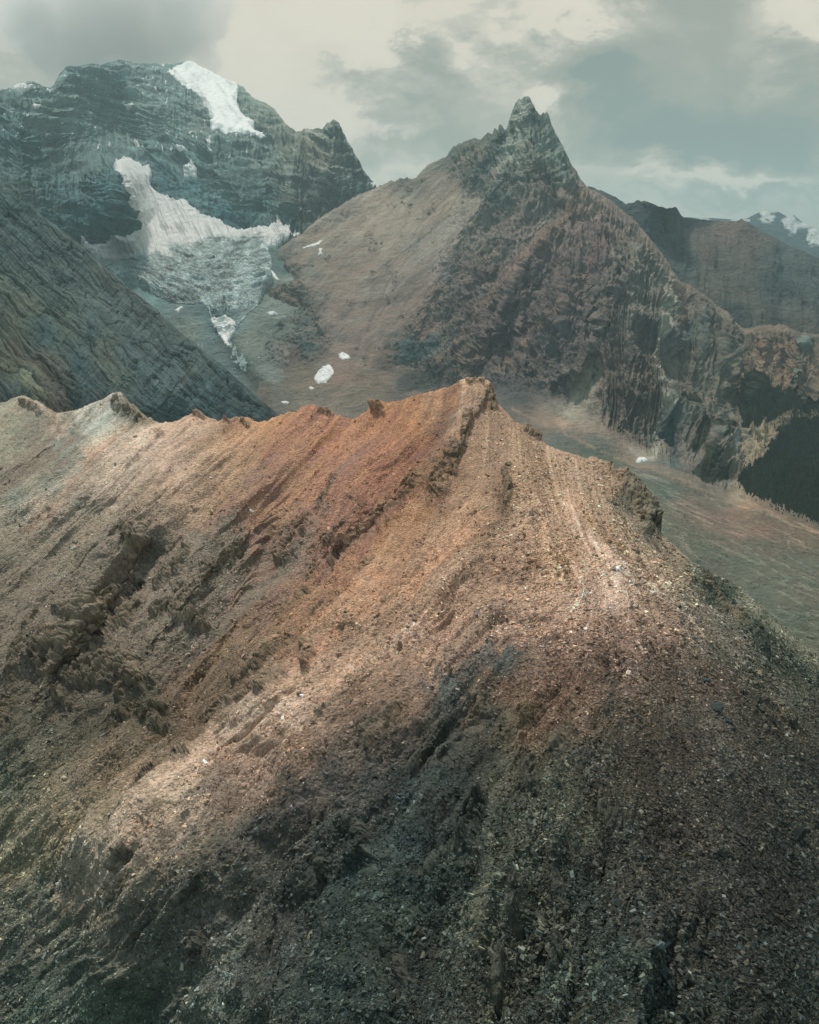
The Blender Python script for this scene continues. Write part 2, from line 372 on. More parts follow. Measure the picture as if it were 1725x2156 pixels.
def rear_color(s, U, V, B, N2):
    wx = 18 * fbm(np.stack([U, V], -1) / 40, 4, seed=51); wy = 10 * fbm(np.stack([U, V], -1) / 40, 4, seed=52)
    c = lin(soft(RED, U + wx, V + wy, 14))
    st = afbm(np.stack([U / 10, V / 60], -1), 4, seed=53)
    return c * nz(1 + .35 * st + .25 * fbm(B / 60, 4, seed=54)) * 1.35
L4 = Layer('rear_ridge', 1120, 2000, 900, [(1120, 400), (1180, 397), (1240, 391), (1258, 399), (1270, 401), (1300, 418), (1318, 430), (1334, 427), (1345, 422), (1358, 424), (1370, 427), (1390, 436), (1412, 434), (1424, 437), (1430, 446), (1438, 457), (1460, 460), (1500, 464), (1530, 467), (1552, 466), (1562, 460), (1572, 468), (1600, 484), (1640, 506), (1680, 523), (1725, 542), (1860, 600), (2000, 640)],
           [(1120, 760), (2000, 760)], 330,
           [(1120, 400, 3500), (1240, 391, 3450), (1345, 422, 3150), (1430, 440, 3150), (1438, 457, 3600), (1562, 460, 3850), (1725, 542, 3500), (2000, 640, 3300), (1430, 560, 2950), (1370, 500, 2950), (1500, 560, 3050), (1600, 600, 2900), (1725, 660, 2680), (1500, 650, 2600), (1600, 690, 2480), (1725, 705, 2420), (1620, 540, 3350), (1200, 750, 2300), (1725, 760, 2200), (2000, 760, 2200), (1560, 520, 3500)],
           feats=[([(1562, 460), (1600, 540), (1650, 600), (1725, 650)], .05, 22), ([(1640, 520), (1640, 650)], -.04, 20), ([(1440, 460), (1425, 520), (1420, 560)], -.03, 14), ([(1700, 540), (1720, 640)], .03, 18)],
           jag=2.0, relief=rear_relief, color=rear_color, back=(1500, .6, 6), mat=M_far)

# ------------------------------------------------------------------ the big glaciated massif
crest3 = [(-260, 260), (-100, 235), (0, 187), (20, 186), (48, 176), (62, 169), (75, 171), (90, 182), (103, 185), (112, 182), (122, 160), (136, 143), (150, 139), (170, 140), (190, 134), (215, 136), (250, 126), (280, 134), (330, 134), (400, 133), (430, 147), (460, 160), (490, 173), (503, 179), (530, 203), (552, 216), (575, 226), (590, 246), (610, 268), (625, 277), (640, 275), (660, 271), (680, 270), (686, 256), (693, 256), (700, 250), (706, 255), (714, 260), (719, 272), (730, 295), (745, 320), (762, 350), (777, 374), (790, 388), (800, 400), (860, 440), (1000, 520), (1150, 600)]
bot3 = [(-260, 900), (300, 930), (700, 960), (1150, 960)]
D3 = [(-260, 260, 3100), (0, 187, 3350), (62, 169, 3500), (110, 182, 3800), (150, 139, 4250), (250, 126, 4450), (330, 134, 4650), (430, 147, 4750), (530, 203, 4550), (625, 277, 4250), (700, 250, 3850), (790, 388, 3650), (1000, 520, 3600), (1150, 600, 3500),
      (230, 330, 3750), (60, 260, 3050), (0, 300, 2850), (-260, 400, 2500), (100, 400, 2660), (200, 420, 2700), (160, 505, 2480), (0, 450, 2350), (285, 480, 2720), (265, 410, 2800), (240, 350, 3050),
      (330, 240, 4050), (430, 300, 3860), (420, 265, 4080), (490, 220, 4350), (540, 290, 4020), (560, 330, 3830), (500, 330, 3720), (380, 430, 3330), (430, 400, 3480), (330, 400, 3480), (480, 478, 3230), (560, 482, 3130), (560, 400, 3400), (620, 485, 3130), (680, 440, 3380), (640, 350, 3620), (700, 330, 3640), (270, 345, 3520), (300, 400, 3330), (305, 470, 3060),
      (320, 510, 2920), (440, 520, 2860), (560, 520, 2850), (250, 530, 2740), (450, 600, 2540), (570, 620, 2470), (350, 600, 2530), (470, 645, 2400), (470, 700, 2290), (440, 665, 2350), (510, 760, 2130), (600, 800, 2040), (400, 760, 2180), (640, 900, 1880), (300, 930, 1800), (0, 900, 1700), (900, 950, 1800), (-260, 900, 1700), (100, 600, 2200), (620, 740, 2180), (600, 560, 2720)]
BUT = [(-300, 250), (0, 200), (60, 200), (130, 260), (230, 330), (255, 390), (290, 480), (240, 490), (200, 515), (160, 505), (-300, 420)]
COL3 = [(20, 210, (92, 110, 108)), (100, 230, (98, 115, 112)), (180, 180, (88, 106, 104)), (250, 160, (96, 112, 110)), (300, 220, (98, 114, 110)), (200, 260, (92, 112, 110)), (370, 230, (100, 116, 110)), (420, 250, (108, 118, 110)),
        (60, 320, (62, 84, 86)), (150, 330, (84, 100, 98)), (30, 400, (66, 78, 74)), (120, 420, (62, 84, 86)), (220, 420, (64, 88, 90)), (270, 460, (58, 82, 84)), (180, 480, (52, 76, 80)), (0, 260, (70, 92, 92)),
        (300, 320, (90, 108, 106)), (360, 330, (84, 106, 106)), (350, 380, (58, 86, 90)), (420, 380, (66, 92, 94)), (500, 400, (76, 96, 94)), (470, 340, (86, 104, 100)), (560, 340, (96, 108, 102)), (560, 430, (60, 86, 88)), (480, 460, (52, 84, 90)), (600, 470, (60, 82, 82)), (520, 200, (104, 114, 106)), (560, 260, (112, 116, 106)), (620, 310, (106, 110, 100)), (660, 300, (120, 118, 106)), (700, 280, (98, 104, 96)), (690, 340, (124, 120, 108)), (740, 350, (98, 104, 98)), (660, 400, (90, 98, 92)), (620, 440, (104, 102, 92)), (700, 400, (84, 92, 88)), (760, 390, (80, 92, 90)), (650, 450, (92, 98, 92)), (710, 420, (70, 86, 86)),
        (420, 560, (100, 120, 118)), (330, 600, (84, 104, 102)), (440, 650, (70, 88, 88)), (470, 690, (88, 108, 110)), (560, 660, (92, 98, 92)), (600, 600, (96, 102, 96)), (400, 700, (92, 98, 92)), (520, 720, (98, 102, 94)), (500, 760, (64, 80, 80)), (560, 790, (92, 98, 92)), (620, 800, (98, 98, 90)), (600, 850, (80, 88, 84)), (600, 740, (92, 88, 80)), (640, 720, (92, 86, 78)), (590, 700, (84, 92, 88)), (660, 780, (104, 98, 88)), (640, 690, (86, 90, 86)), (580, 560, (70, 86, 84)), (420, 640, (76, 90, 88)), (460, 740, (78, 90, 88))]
GLAC = [(236, 340), (248, 333), (270, 334), (290, 342), (300, 352), (318, 348), (320, 375), (318, 392), (330, 402), (350, 412), (372, 424), (385, 414), (400, 428), (418, 440), (424, 452), (450, 462), (475, 476), (500, 484), (530, 482), (556, 480), (585, 474), (594, 466), (604, 480), (612, 490), (636, 496), (634, 502), (610, 508), (580, 514), (562, 514), (572, 560), (575, 596), (560, 612), (550, 640), (524, 658), (508, 680), (496, 706), (478, 722), (464, 706), (452, 682), (440, 652), (430, 640), (400, 640), (372, 640), (330, 622), (260, 590), (150, 505), (190, 515), (215, 508), (240, 488), (262, 492), (285, 484), (284, 462), (266, 420), (258, 390), (246, 370)]
USNOW = [(372, 140), (400, 128), (440, 150), (503, 179), (500, 210), (512, 240), (540, 276), (560, 296), (530, 290), (492, 280), (476, 284), (462, 272), (446, 276), (444, 250), (432, 222), (402, 196), (380, 180), (352, 160)]
def massif_relief(s, U, V, B, N):
    q = np.stack([U, V], -1)
    gl = np.maximum(sst(poly(U, V, GLAC), -3, 12), sst(poly(U, V, USNOW), -3, 12))
    rock = sst(-V + 500 + (U < 160) * 400, -60, 0) * (1 - gl)
    edge = np.clip((V - s.cf(U)) / 22, .2, 1)
    bed = (V - .24 * U + 14 * fbm(q / 90, 3, seed=61))                   # bedding dips to the right
    ledge = afbm(np.stack([bed / 11, U / 95], -1), 6, .68, 62) * 22
    ledge = ledge + 20 * (np.abs(((bed / 26) % 1) * 2 - 1) - .5) * (.6 + .8 * vn(q / 70, 68))
    flute = afbm(np.stack([U / 12, V / 100], -1), 5, .62, 63, True) * 22 * (.4 + sst(U, 560, 620) * .9)
    crag = fbm(B / 300, 7, .58, 64, True) * 44 + fbm(B / 900, 3, .5, 65, True) * 36
    r = (ledge + flute + crag) * rock * edge
    low = (1 - rock) * (1 - gl)
    r = r + low * (fbm(B / 120, 6, .5, 66) * 9 + fbm(B / 40, 4, .6, 67, True) * 3)
    # gritty knoll of dark ice-worn rock under the ice fall and the blocky hillock beside the stream
    kn = sst(-poly(U, V, [(438, 640), (470, 640), (500, 655), (505, 690), (480, 705), (455, 700)]), 6, -4) + sst(-poly(U, V, [(556, 742), (570, 700), (600, 660), (640, 640), (672, 660), (704, 728), (690, 745), (640, 775), (600, 778), (570, 765)]), 6, -6)
    r = r + kn * (5 + fbm(B / 70, 6, .6, 69, True) * 16)
    r = r - 8 * np.exp(-(seg(U, V, [(455, 660), (480, 720), (500, 770), (560, 830), (640, 900)])[0] / 12) ** 2)
    return N * nz(r)
def snowdust(U, V, seed, thr): return sst(fbm(np.stack([U / 7, V / 9], -1), 4, .55, seed), thr, thr + .1)
def massif_color(s, U, V, B, N2):
    q = np.stack([U, V], -1); wx = 14 * fbm(q / 30, 4, seed=71); wy = 14 * fbm(q / 30, 4, seed=72)
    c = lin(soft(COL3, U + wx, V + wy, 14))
    bed = (V - .24 * U + 14 * fbm(q / 90, 3, seed=61))
    st = afbm(np.stack([bed / 6, U / 150], -1), 5, .6, 73)
    jt = afbm(np.stack([U / 4.5 + V / 30, V / 22], -1), 4, .65, 79)
    c = c * nz(np.clip(1 + (.75 * st + .4 * jt) * (V < 520) + .45 * fbm(B / 90, 6, .65, 74), .25, 2))
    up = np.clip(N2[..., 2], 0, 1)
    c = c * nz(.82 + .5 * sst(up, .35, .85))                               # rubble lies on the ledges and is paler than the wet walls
    sn = snowdust(U, V, 75, .44) * (V < 330) * sst(up, .3, .5) * (U < 520)
    ch = sst(afbm(np.stack([U / 5, V / 9], -1), 3, .6, 76) + .7 * np.exp(-(seg(U, V, [(486, 722), (505, 752), (512, 766)])[0] / 9) ** 2) - .55, 0, .12) * ((V > 700) & (V < 860))
    c = c * nz(1 - sn) + lin((210, 212, 205)) * nz(sn) * .9
    fan = np.exp(-(seg(U, V, [(445, 600), (470, 650), (500, 672), (520, 650), (560, 620)])[0] / 16) ** 2) * (V > 640) * .5; c = c * nz(1 - fan) + lin((150, 172, 168)) * .5 * nz(fan)
    wet = np.exp(-(seg(U, V, [(455, 690), (478, 722), (500, 760), (560, 830), (600, 860)])[0] / 16) ** 2) * .55
    c = c * nz(1 - wet)
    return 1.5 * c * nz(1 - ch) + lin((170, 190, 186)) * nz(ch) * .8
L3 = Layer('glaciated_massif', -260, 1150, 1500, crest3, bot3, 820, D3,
           feats=[([(110, 182), (160, 260), (240, 340), (290, 440)], .03, 18), ([(250, 128), (300, 250), (330, 340), (420, 400)], .02, 22), ([(620, 280), (610, 400), (600, 478)], .035, 18), ([(700, 250), (690, 350), (650, 450)], .035, 24),
                  ([(565, 300), (570, 380), (540, 470)], -.02, 14), ([(0, 190), (40, 300), (60, 400)], .03, 26), ([(150, 140), (180, 220), (230, 300)], -.02, 16), ([(440, 280), (460, 360), (520, 440)], .02, 16),
                  ([(590, 520), (620, 590), (668, 640), (704, 730)], .012, 10), ([(120, 240), (150, 340), (200, 460)], -.02, 18)],
           jag=3.2, relief=massif_relief, color=massif_color, back=(2500, .7, 6), mat=M_mid)

SNOWC, ICEC = lin((242, 242, 238)), lin((176, 192, 188))
ICEFIELD = [(220, 548), (330, 546), (358, 543), (350, 522), (420, 516), (480, 500), (540, 494), (580, 514), (600, 600), (560, 680), (500, 740), (440, 740), (400, 680), (200, 560)]
def glacier_relief(U, V, S):
    q = np.stack([U, V], -1); ice = sst(poly(U, V, ICEFIELD), -8, 8)
    bow = V + 26 * np.cos((U - 470) / 75) * -1 + 9 * fbm(q / 45, 3, seed=81)
    cre = afbm(np.stack([bow / 4.2, U / 42], -1), 4, .65, 82, True) * 10
    fan = afbm(np.stack([(U - .45 * (V - 480)) / 9, V / 70], -1), 4, .6, 83, True) * 9
    fall = sst(V, 585, 640); cre2 = afbm(np.stack([(U + 5 * fbm(q / 20, 3, seed=84)) / 4.5, V / 12], -1), 4, .6, 85, True) * 8
    r = 1.5 * cre * ice * (1 - .7 * fall) + cre2 * ice * fall + (6 + .7 * fan) * (1 - ice) * sst(V, 330, 380)
    r = r - 10 * fall * (1 - np.clip((655 - V) / 40, 0, 1)) + 14 * np.exp(-((V - 600) / 30) ** 2) * ice
    return r
def glacier_color(U, V, S):
    q = np.stack([U, V], -1)
    ice = sst(poly(U + 22 * fbm(q / 30, 5, seed=87), V + 16 * fbm(q / 30, 5, seed=88), ICEFIELD), -4, 6)
    bow = V + 26 * np.cos((U - 470) / 75) * -1 + 9 * fbm(q / 45, 3, seed=81)
    ln = afbm(np.stack([bow / 3.2, U / 40], -1), 4, .7, 89); dirt = fbm(q / 34, 5, .6, 90)
    ic = ICEC * nz(np.clip(1.0 + 1.3 * ln, .22, 1.35)) * nz(1 - .5 * sst(dirt - .25 * sst(-U, -340, -250) + 1.1 * sst(V, 560, 650) * (1 - sst(np.abs(U - 500), 10, 110)) * -.3 + .75 * sst(V, 555, 650) * sst(np.abs(U - 510), 40, 120), .2, .7))
    ic = ic * nz(1 + .5 * sst(fbm(q / 20, 3, seed=93), .15, .5)) 
    fr = afbm(np.stack([(U - .45 * (V - 480)) / 5, V / 46], -1), 4, .6, 91)
    dark = sst(fr + .2 * sst(V, 350, 420) + .45 * np.exp(-(((U - 300) / 40) ** 2 + ((V - 395) / 26) ** 2)) + .5 * np.exp(-(((U - 366) / 36) ** 2 + ((V - 488) / 12) ** 2)) + .3 * np.exp(-(((U - 560) / 30) ** 2 + ((V - 492) / 8) ** 2)), .38, .8)
    sn = SNOWC * nz(1 - .0 * dark) * nz(1 - .45 * dark) + lin((60, 90, 92)) * nz(.18 * dark)
    return sn * nz(1 - ice) + ic * nz(ice)
structure(drape(L3, 'glacier', GLAC, 0.9, 9, glacier_color, M_ice, soften=7, wob=5, relief=glacier_relief))
usn = drape(L3, 'snowfield', USNOW, 1.0, 14, lambda U, V, S: SNOWC * nz(1 - .22 * sst(afbm(np.stack([(U * .6 - V * .5) / 8, (U + V) / 60], -1), 4, seed=95), .0, .6)), M_snow, soften=8, wob=4,
            relief=lambda U, V, S: 8 * fbm(np.stack([U, V], -1) / 22, 4, seed=96))
structure(usn)
def snowpatch(layer, pts, label, thick=2.0, step=.45, wob=3, group=None):
    o = drape(layer, 'snow_patch', pts, step, thick, lambda U, V, S: np.ones(U.shape + (3,)) * SNOWC * nz(np.clip(.86 + .32 * fbm(np.stack([U, V], -1) / 5, 4, .6, seed=97), .45, 1)), M_snow, soften=2.5, wob=wob, seed=len(bpy.data.objects))
    return tag(o, label, 'snow patch', group)
snowpatch(L3, [(382, 345), (402, 338), (412, 345), (410, 356), (400, 352), (386, 356)], 'small snow patch on the cliff right of the glacier icefall', 12)
snowpatch(L3, [(374, 322), (384, 316), (398, 322), (392, 330), (378, 330)], 'upper thin snow patch on the dark cliff above the other one', 12)
snowpatch(L3, [(25, 184), (50, 176), (70, 176), (72, 182), (50, 190), (30, 190)], 'snow patch beside the small summit at the far left skyline', 12)
snowpatch(L3, [(64, 226), (76, 224), (78, 232), (70, 236)], 'tiny snow patch high on the left buttress face', 8)
snowpatch(L3, [(286, 308), (298, 304), (300, 318), (290, 322)], 'narrow snow patch just above the top of the icefall', 10)
snowpatch(L3, [(276, 224), (284, 218), (286, 228), (279, 236)], 'small snow streak in the middle of the summit cliff', 8)
snowpatch(L3, [(560, 656), (574, 654), (586, 660), (570, 664)], 'thin flat snow patch right of the glacier snout', 4)
snowpatch(L3, [(560, 560), (568, 566), (580, 580), (590, 592), (584, 596), (572, 584), (560, 570)], 'string of old snow in the gully along the glacier edge', 5)
snowpatch(L3, [(370, 660), (382, 648), (388, 652), (378, 664)], 'little snow patch on rubble left of the glacier snout', 4)
snowpatch(L3, [(452, 664), (478, 664), (492, 672), (500, 688), (496, 700), (480, 716), (486, 722), (476, 724), (462, 706), (454, 690), (442, 672)], 'broken white ice fallen into the ravine below the glacier snout', 5)
snowpatch(L3, [(780, 386), (786, 388), (790, 396), (782, 400), (778, 396)], 'snow patch in the notch between the cliffs and the scree slope', 8)

# ------------------------------------------------------------------ spire mountain, scree fan, valley bench
crest2 = [(500, 925), (530, 860), (550, 790), (560, 720), (568, 640), (576, 570), (590, 522), (615, 503), (640, 490), (655, 474), (680, 455), (700, 443), (750, 414), (790, 396), (800, 390), (812, 388), (822, 381), (832, 383), (842, 374), (850, 376), (858, 373), (868, 378), (876, 376), (900, 348), (925, 337), (940, 330), (948, 318), (955, 308), (970, 303), (985, 294), (1000, 290), (1012, 293), (1025, 279), (1036, 283), (1041, 271), (1048, 275), (1052, 261), (1057, 262), (1063, 273), (1068, 270), (1072, 254), (1077, 240), (1081, 230), (1085, 218), (1090, 212), (1094, 207), (1098, 209), (1103, 203), (1112, 203), (1117, 207), (1121, 216), (1125, 222), (1129, 232), (1134, 239), (1140, 243), (1144, 236), (1148, 239), (1152, 235), (1157, 245), (1162, 262), (1170, 280), (1186, 310), (1200, 338), (1206, 348), (1222, 375), (1234, 390), (1245, 400), (1260, 404), (1285, 420), (1310, 442), (1330, 458), (1350, 478), (1372, 505), (1400, 540), (1420, 572), (1430, 590), (1438, 594), (1450, 600), (1480, 618), (1510, 645), (1530, 655), (1548, 676), (1562, 690), (1575, 693), (1590, 689), (1604, 685), (1618, 683), (1630, 688), (1645, 684), (1665, 690), (1685, 700), (1705, 703), (1725, 706), (1800, 730), (2000, 760)]
bot2 = [(500, 990), (1000, 1100), (1100, 1250), (1350, 1500), (1600, 1620), (1725, 1680), (2000, 1750)]
D2 = [(500, 925, 1820), (550, 790, 2060), (568, 640, 2480), (590, 522, 2840), (640, 490, 2960), (700, 443, 3080), (790, 396, 3280), (850, 376, 3100), (940, 330, 2920), (1058, 264, 2720), (1110, 204, 2600), (1155, 240, 2560), (1206, 348, 2540), (1245, 400, 2500), (1330, 458, 2420), (1430, 590, 2300), (1510, 645, 2300), (1570, 692, 2150), (1640, 684, 2120), (1725, 706, 2050), (2000, 760, 2000),
      (1110, 330, 2480), (1060, 330, 2600), (800, 500, 2820), (700, 560, 2660), (900, 450, 2720), (1000, 400, 2580), (700, 700, 2240), (640, 600, 2540), (740, 800, 1950), (700, 850, 1880), (620, 860, 1900), (600, 740, 2180), (850, 700, 2180), (850, 800, 1960), (940, 560, 2320), (1000, 650, 2080), (1000, 750, 1900), (900, 850, 1800), (1100, 700, 1900), (1100, 840, 1700), (1060, 500, 2280),
      (1150, 500, 2150), (1240, 480, 2270), (1200, 600, 1950), (1300, 560, 2060), (1200, 700, 1800), (1180, 790, 1720), (1200, 850, 1640), (1300, 700, 1820), (1300, 880, 1560), (1380, 650, 2020), (1400, 800, 1760), (1400, 950, 1480), (1480, 720, 2040), (1500, 850, 1760), (1480, 1000, 1400), (1560, 1050, 1340), (1640, 760, 1980), (1650, 880, 1750), (1725, 850, 1780), (1725, 1080, 1270), (1650, 1020, 1430), (1600, 930, 1620), (1545, 850, 1840),
      (1080, 870, 1640), (1150, 905, 1540), (1300, 965, 1400), (1450, 1030, 1270), (1580, 1065, 1220), (1200, 1000, 1200), (1400, 1100, 1030), (1725, 1180, 960), (1600, 1200, 900), (1725, 1450, 640), (1500, 1300, 780), (1300, 1300, 760), (1000, 1000, 1300), (700, 1000, 1500), (1725, 1680, 510), (2000, 1700, 500), (2000, 1200, 1000), (1400, 1500, 600)]
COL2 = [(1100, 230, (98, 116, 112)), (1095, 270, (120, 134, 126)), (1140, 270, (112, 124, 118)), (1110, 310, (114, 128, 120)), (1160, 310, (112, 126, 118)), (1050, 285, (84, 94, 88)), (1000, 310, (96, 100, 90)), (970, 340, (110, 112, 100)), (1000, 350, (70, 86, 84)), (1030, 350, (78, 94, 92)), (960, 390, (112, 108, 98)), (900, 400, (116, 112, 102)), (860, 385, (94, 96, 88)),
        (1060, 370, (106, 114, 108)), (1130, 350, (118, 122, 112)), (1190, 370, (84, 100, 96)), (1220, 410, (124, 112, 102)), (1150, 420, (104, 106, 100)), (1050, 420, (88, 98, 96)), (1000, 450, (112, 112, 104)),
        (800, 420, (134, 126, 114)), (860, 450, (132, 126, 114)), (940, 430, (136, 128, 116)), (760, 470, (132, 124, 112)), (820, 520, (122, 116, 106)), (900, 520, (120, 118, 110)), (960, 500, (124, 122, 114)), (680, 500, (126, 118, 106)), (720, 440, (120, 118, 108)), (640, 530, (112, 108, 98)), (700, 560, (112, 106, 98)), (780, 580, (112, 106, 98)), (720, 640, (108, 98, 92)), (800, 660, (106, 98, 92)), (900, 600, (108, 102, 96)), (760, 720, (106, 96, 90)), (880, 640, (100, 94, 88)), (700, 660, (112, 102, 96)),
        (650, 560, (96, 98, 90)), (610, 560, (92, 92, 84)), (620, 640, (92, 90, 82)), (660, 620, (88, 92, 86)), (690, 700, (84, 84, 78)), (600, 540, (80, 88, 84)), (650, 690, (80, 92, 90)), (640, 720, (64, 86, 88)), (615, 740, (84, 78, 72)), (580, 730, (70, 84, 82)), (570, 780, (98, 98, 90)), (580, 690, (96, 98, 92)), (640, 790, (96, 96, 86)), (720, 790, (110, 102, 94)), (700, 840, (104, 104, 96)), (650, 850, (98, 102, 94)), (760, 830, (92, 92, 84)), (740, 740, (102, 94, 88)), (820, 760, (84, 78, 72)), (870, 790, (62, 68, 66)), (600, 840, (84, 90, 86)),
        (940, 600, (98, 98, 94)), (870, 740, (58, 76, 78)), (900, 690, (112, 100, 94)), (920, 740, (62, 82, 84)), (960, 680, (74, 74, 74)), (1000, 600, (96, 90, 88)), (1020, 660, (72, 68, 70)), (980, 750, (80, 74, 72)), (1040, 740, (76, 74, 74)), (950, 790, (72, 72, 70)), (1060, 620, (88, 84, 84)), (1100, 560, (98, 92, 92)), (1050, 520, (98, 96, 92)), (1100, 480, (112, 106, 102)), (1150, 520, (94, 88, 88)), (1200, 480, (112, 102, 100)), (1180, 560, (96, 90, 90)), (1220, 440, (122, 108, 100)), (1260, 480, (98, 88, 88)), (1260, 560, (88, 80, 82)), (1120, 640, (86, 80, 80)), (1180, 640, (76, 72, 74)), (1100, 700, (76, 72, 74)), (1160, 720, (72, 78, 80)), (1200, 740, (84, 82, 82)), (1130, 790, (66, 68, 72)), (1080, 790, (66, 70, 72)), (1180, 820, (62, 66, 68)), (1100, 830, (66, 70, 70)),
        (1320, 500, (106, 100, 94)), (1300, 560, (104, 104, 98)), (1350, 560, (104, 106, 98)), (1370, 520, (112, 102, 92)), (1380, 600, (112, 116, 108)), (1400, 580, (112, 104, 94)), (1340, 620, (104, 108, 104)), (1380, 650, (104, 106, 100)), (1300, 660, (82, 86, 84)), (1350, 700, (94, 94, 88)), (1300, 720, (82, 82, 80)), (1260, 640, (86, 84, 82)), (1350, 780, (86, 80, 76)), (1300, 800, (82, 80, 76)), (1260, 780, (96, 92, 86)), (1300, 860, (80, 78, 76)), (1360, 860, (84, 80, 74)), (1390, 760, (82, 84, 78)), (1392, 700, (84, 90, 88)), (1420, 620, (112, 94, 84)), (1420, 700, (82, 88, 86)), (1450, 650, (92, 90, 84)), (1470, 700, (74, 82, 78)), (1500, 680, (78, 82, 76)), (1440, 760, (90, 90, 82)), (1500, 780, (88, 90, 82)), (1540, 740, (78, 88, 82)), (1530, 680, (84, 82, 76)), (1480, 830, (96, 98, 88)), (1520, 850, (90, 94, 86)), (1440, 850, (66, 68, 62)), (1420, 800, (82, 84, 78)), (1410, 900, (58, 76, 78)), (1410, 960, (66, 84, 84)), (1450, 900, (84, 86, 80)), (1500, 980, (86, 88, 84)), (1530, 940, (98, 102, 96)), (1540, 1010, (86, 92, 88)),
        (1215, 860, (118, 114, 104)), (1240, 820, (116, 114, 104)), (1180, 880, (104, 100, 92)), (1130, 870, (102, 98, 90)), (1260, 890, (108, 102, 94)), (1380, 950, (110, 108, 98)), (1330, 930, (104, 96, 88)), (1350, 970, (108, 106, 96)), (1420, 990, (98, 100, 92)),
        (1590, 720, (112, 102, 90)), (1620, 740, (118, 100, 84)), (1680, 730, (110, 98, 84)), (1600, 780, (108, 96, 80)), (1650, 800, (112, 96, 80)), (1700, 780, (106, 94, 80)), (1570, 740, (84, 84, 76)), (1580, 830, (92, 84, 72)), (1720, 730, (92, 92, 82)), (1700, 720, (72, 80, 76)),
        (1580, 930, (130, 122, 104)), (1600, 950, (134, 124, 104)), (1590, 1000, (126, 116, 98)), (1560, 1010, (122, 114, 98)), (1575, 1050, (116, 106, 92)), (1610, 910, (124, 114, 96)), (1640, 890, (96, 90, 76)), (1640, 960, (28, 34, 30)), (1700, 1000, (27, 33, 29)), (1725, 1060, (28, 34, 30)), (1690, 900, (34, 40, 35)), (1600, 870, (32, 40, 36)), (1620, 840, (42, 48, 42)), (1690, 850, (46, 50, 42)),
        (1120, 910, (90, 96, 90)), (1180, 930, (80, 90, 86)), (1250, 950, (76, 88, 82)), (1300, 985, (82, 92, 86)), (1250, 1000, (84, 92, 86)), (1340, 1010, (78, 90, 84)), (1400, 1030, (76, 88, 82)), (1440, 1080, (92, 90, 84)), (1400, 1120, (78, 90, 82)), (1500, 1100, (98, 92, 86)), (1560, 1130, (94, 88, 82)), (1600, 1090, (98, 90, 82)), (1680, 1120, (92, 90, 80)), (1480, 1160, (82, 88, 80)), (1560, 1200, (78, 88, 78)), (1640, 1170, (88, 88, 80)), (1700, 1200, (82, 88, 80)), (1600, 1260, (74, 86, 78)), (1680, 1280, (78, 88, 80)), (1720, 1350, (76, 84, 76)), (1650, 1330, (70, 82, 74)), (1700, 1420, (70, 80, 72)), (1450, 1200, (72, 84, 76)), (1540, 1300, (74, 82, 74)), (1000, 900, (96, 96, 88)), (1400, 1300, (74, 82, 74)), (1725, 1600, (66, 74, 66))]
WOOD = [[(1556, 1002), (1572, 992), (1600, 975), (1620, 950), (1632, 920), (1650, 900), (1690, 880), (1725, 868), (1900, 840), (1900, 1200), (1725, 1097), (1650, 1065), (1600, 1045), (1566, 1030)],
        [(1560, 850), (1580, 815), (1600, 790), (1615, 815), (1640, 830), (1665, 800), (1690, 800), (1700, 830), (1725, 815), (1850, 780), (1850, 850), (1725, 845), (1680, 862), (1630, 885), (1600, 905), (1580, 915), (1566, 890)],
        [(1428, 850), (1440, 830), (1462, 825), (1466, 845), (1450, 870), (1434, 872)], [(1462, 905), (1480, 878), (1510, 880), (1530, 890), (1532, 925), (1515, 935), (1505, 905), (1490, 940), (1466, 955), (1455, 940)],
        [(1480, 965), (1505, 945), (1510, 975), (1535, 985), (1550, 1005), (1510, 1015), (1480, 1010), (1460, 990)]]
def wood_mask(U, V):
    q = np.stack([U, V], -1); wx = 26 * fbm(q / 22, 5, .6, seed=101); wy = 20 * afbm(np.stack([U / 7, V / 40], -1), 4, .6, seed=102)
    return np.maximum.reduce([poly(U + wx * (.5 if k > 1 else 1), V + wy * (.5 if k > 1 else 1.6 if k == 1 else .6), p) for k, p in enumerate(WOOD)])
SCREE = [(800, 395), (940, 335), (960, 380), (1010, 400), (990, 440), (960, 520), (900, 640), (860, 700), (800, 780), (740, 790), (700, 730), (668, 640), (620, 560), (590, 530), (640, 495), (720, 440)]
FLOOR = [(560, 700), (700, 735), (790, 790), (900, 860), (1090, 850), (1170, 866), (1250, 905), (1330, 955), (1400, 990), (1480, 1035), (1550, 1060), (1600, 1050), (1725, 1100), (2050, 1200), (2050, 1900), (400, 1900), (400, 900)]
SPIRE = [(1040, 250), (1110, 190), (1180, 240), (1215, 350), (1180, 400), (1080, 400), (960, 372), (930, 320)]
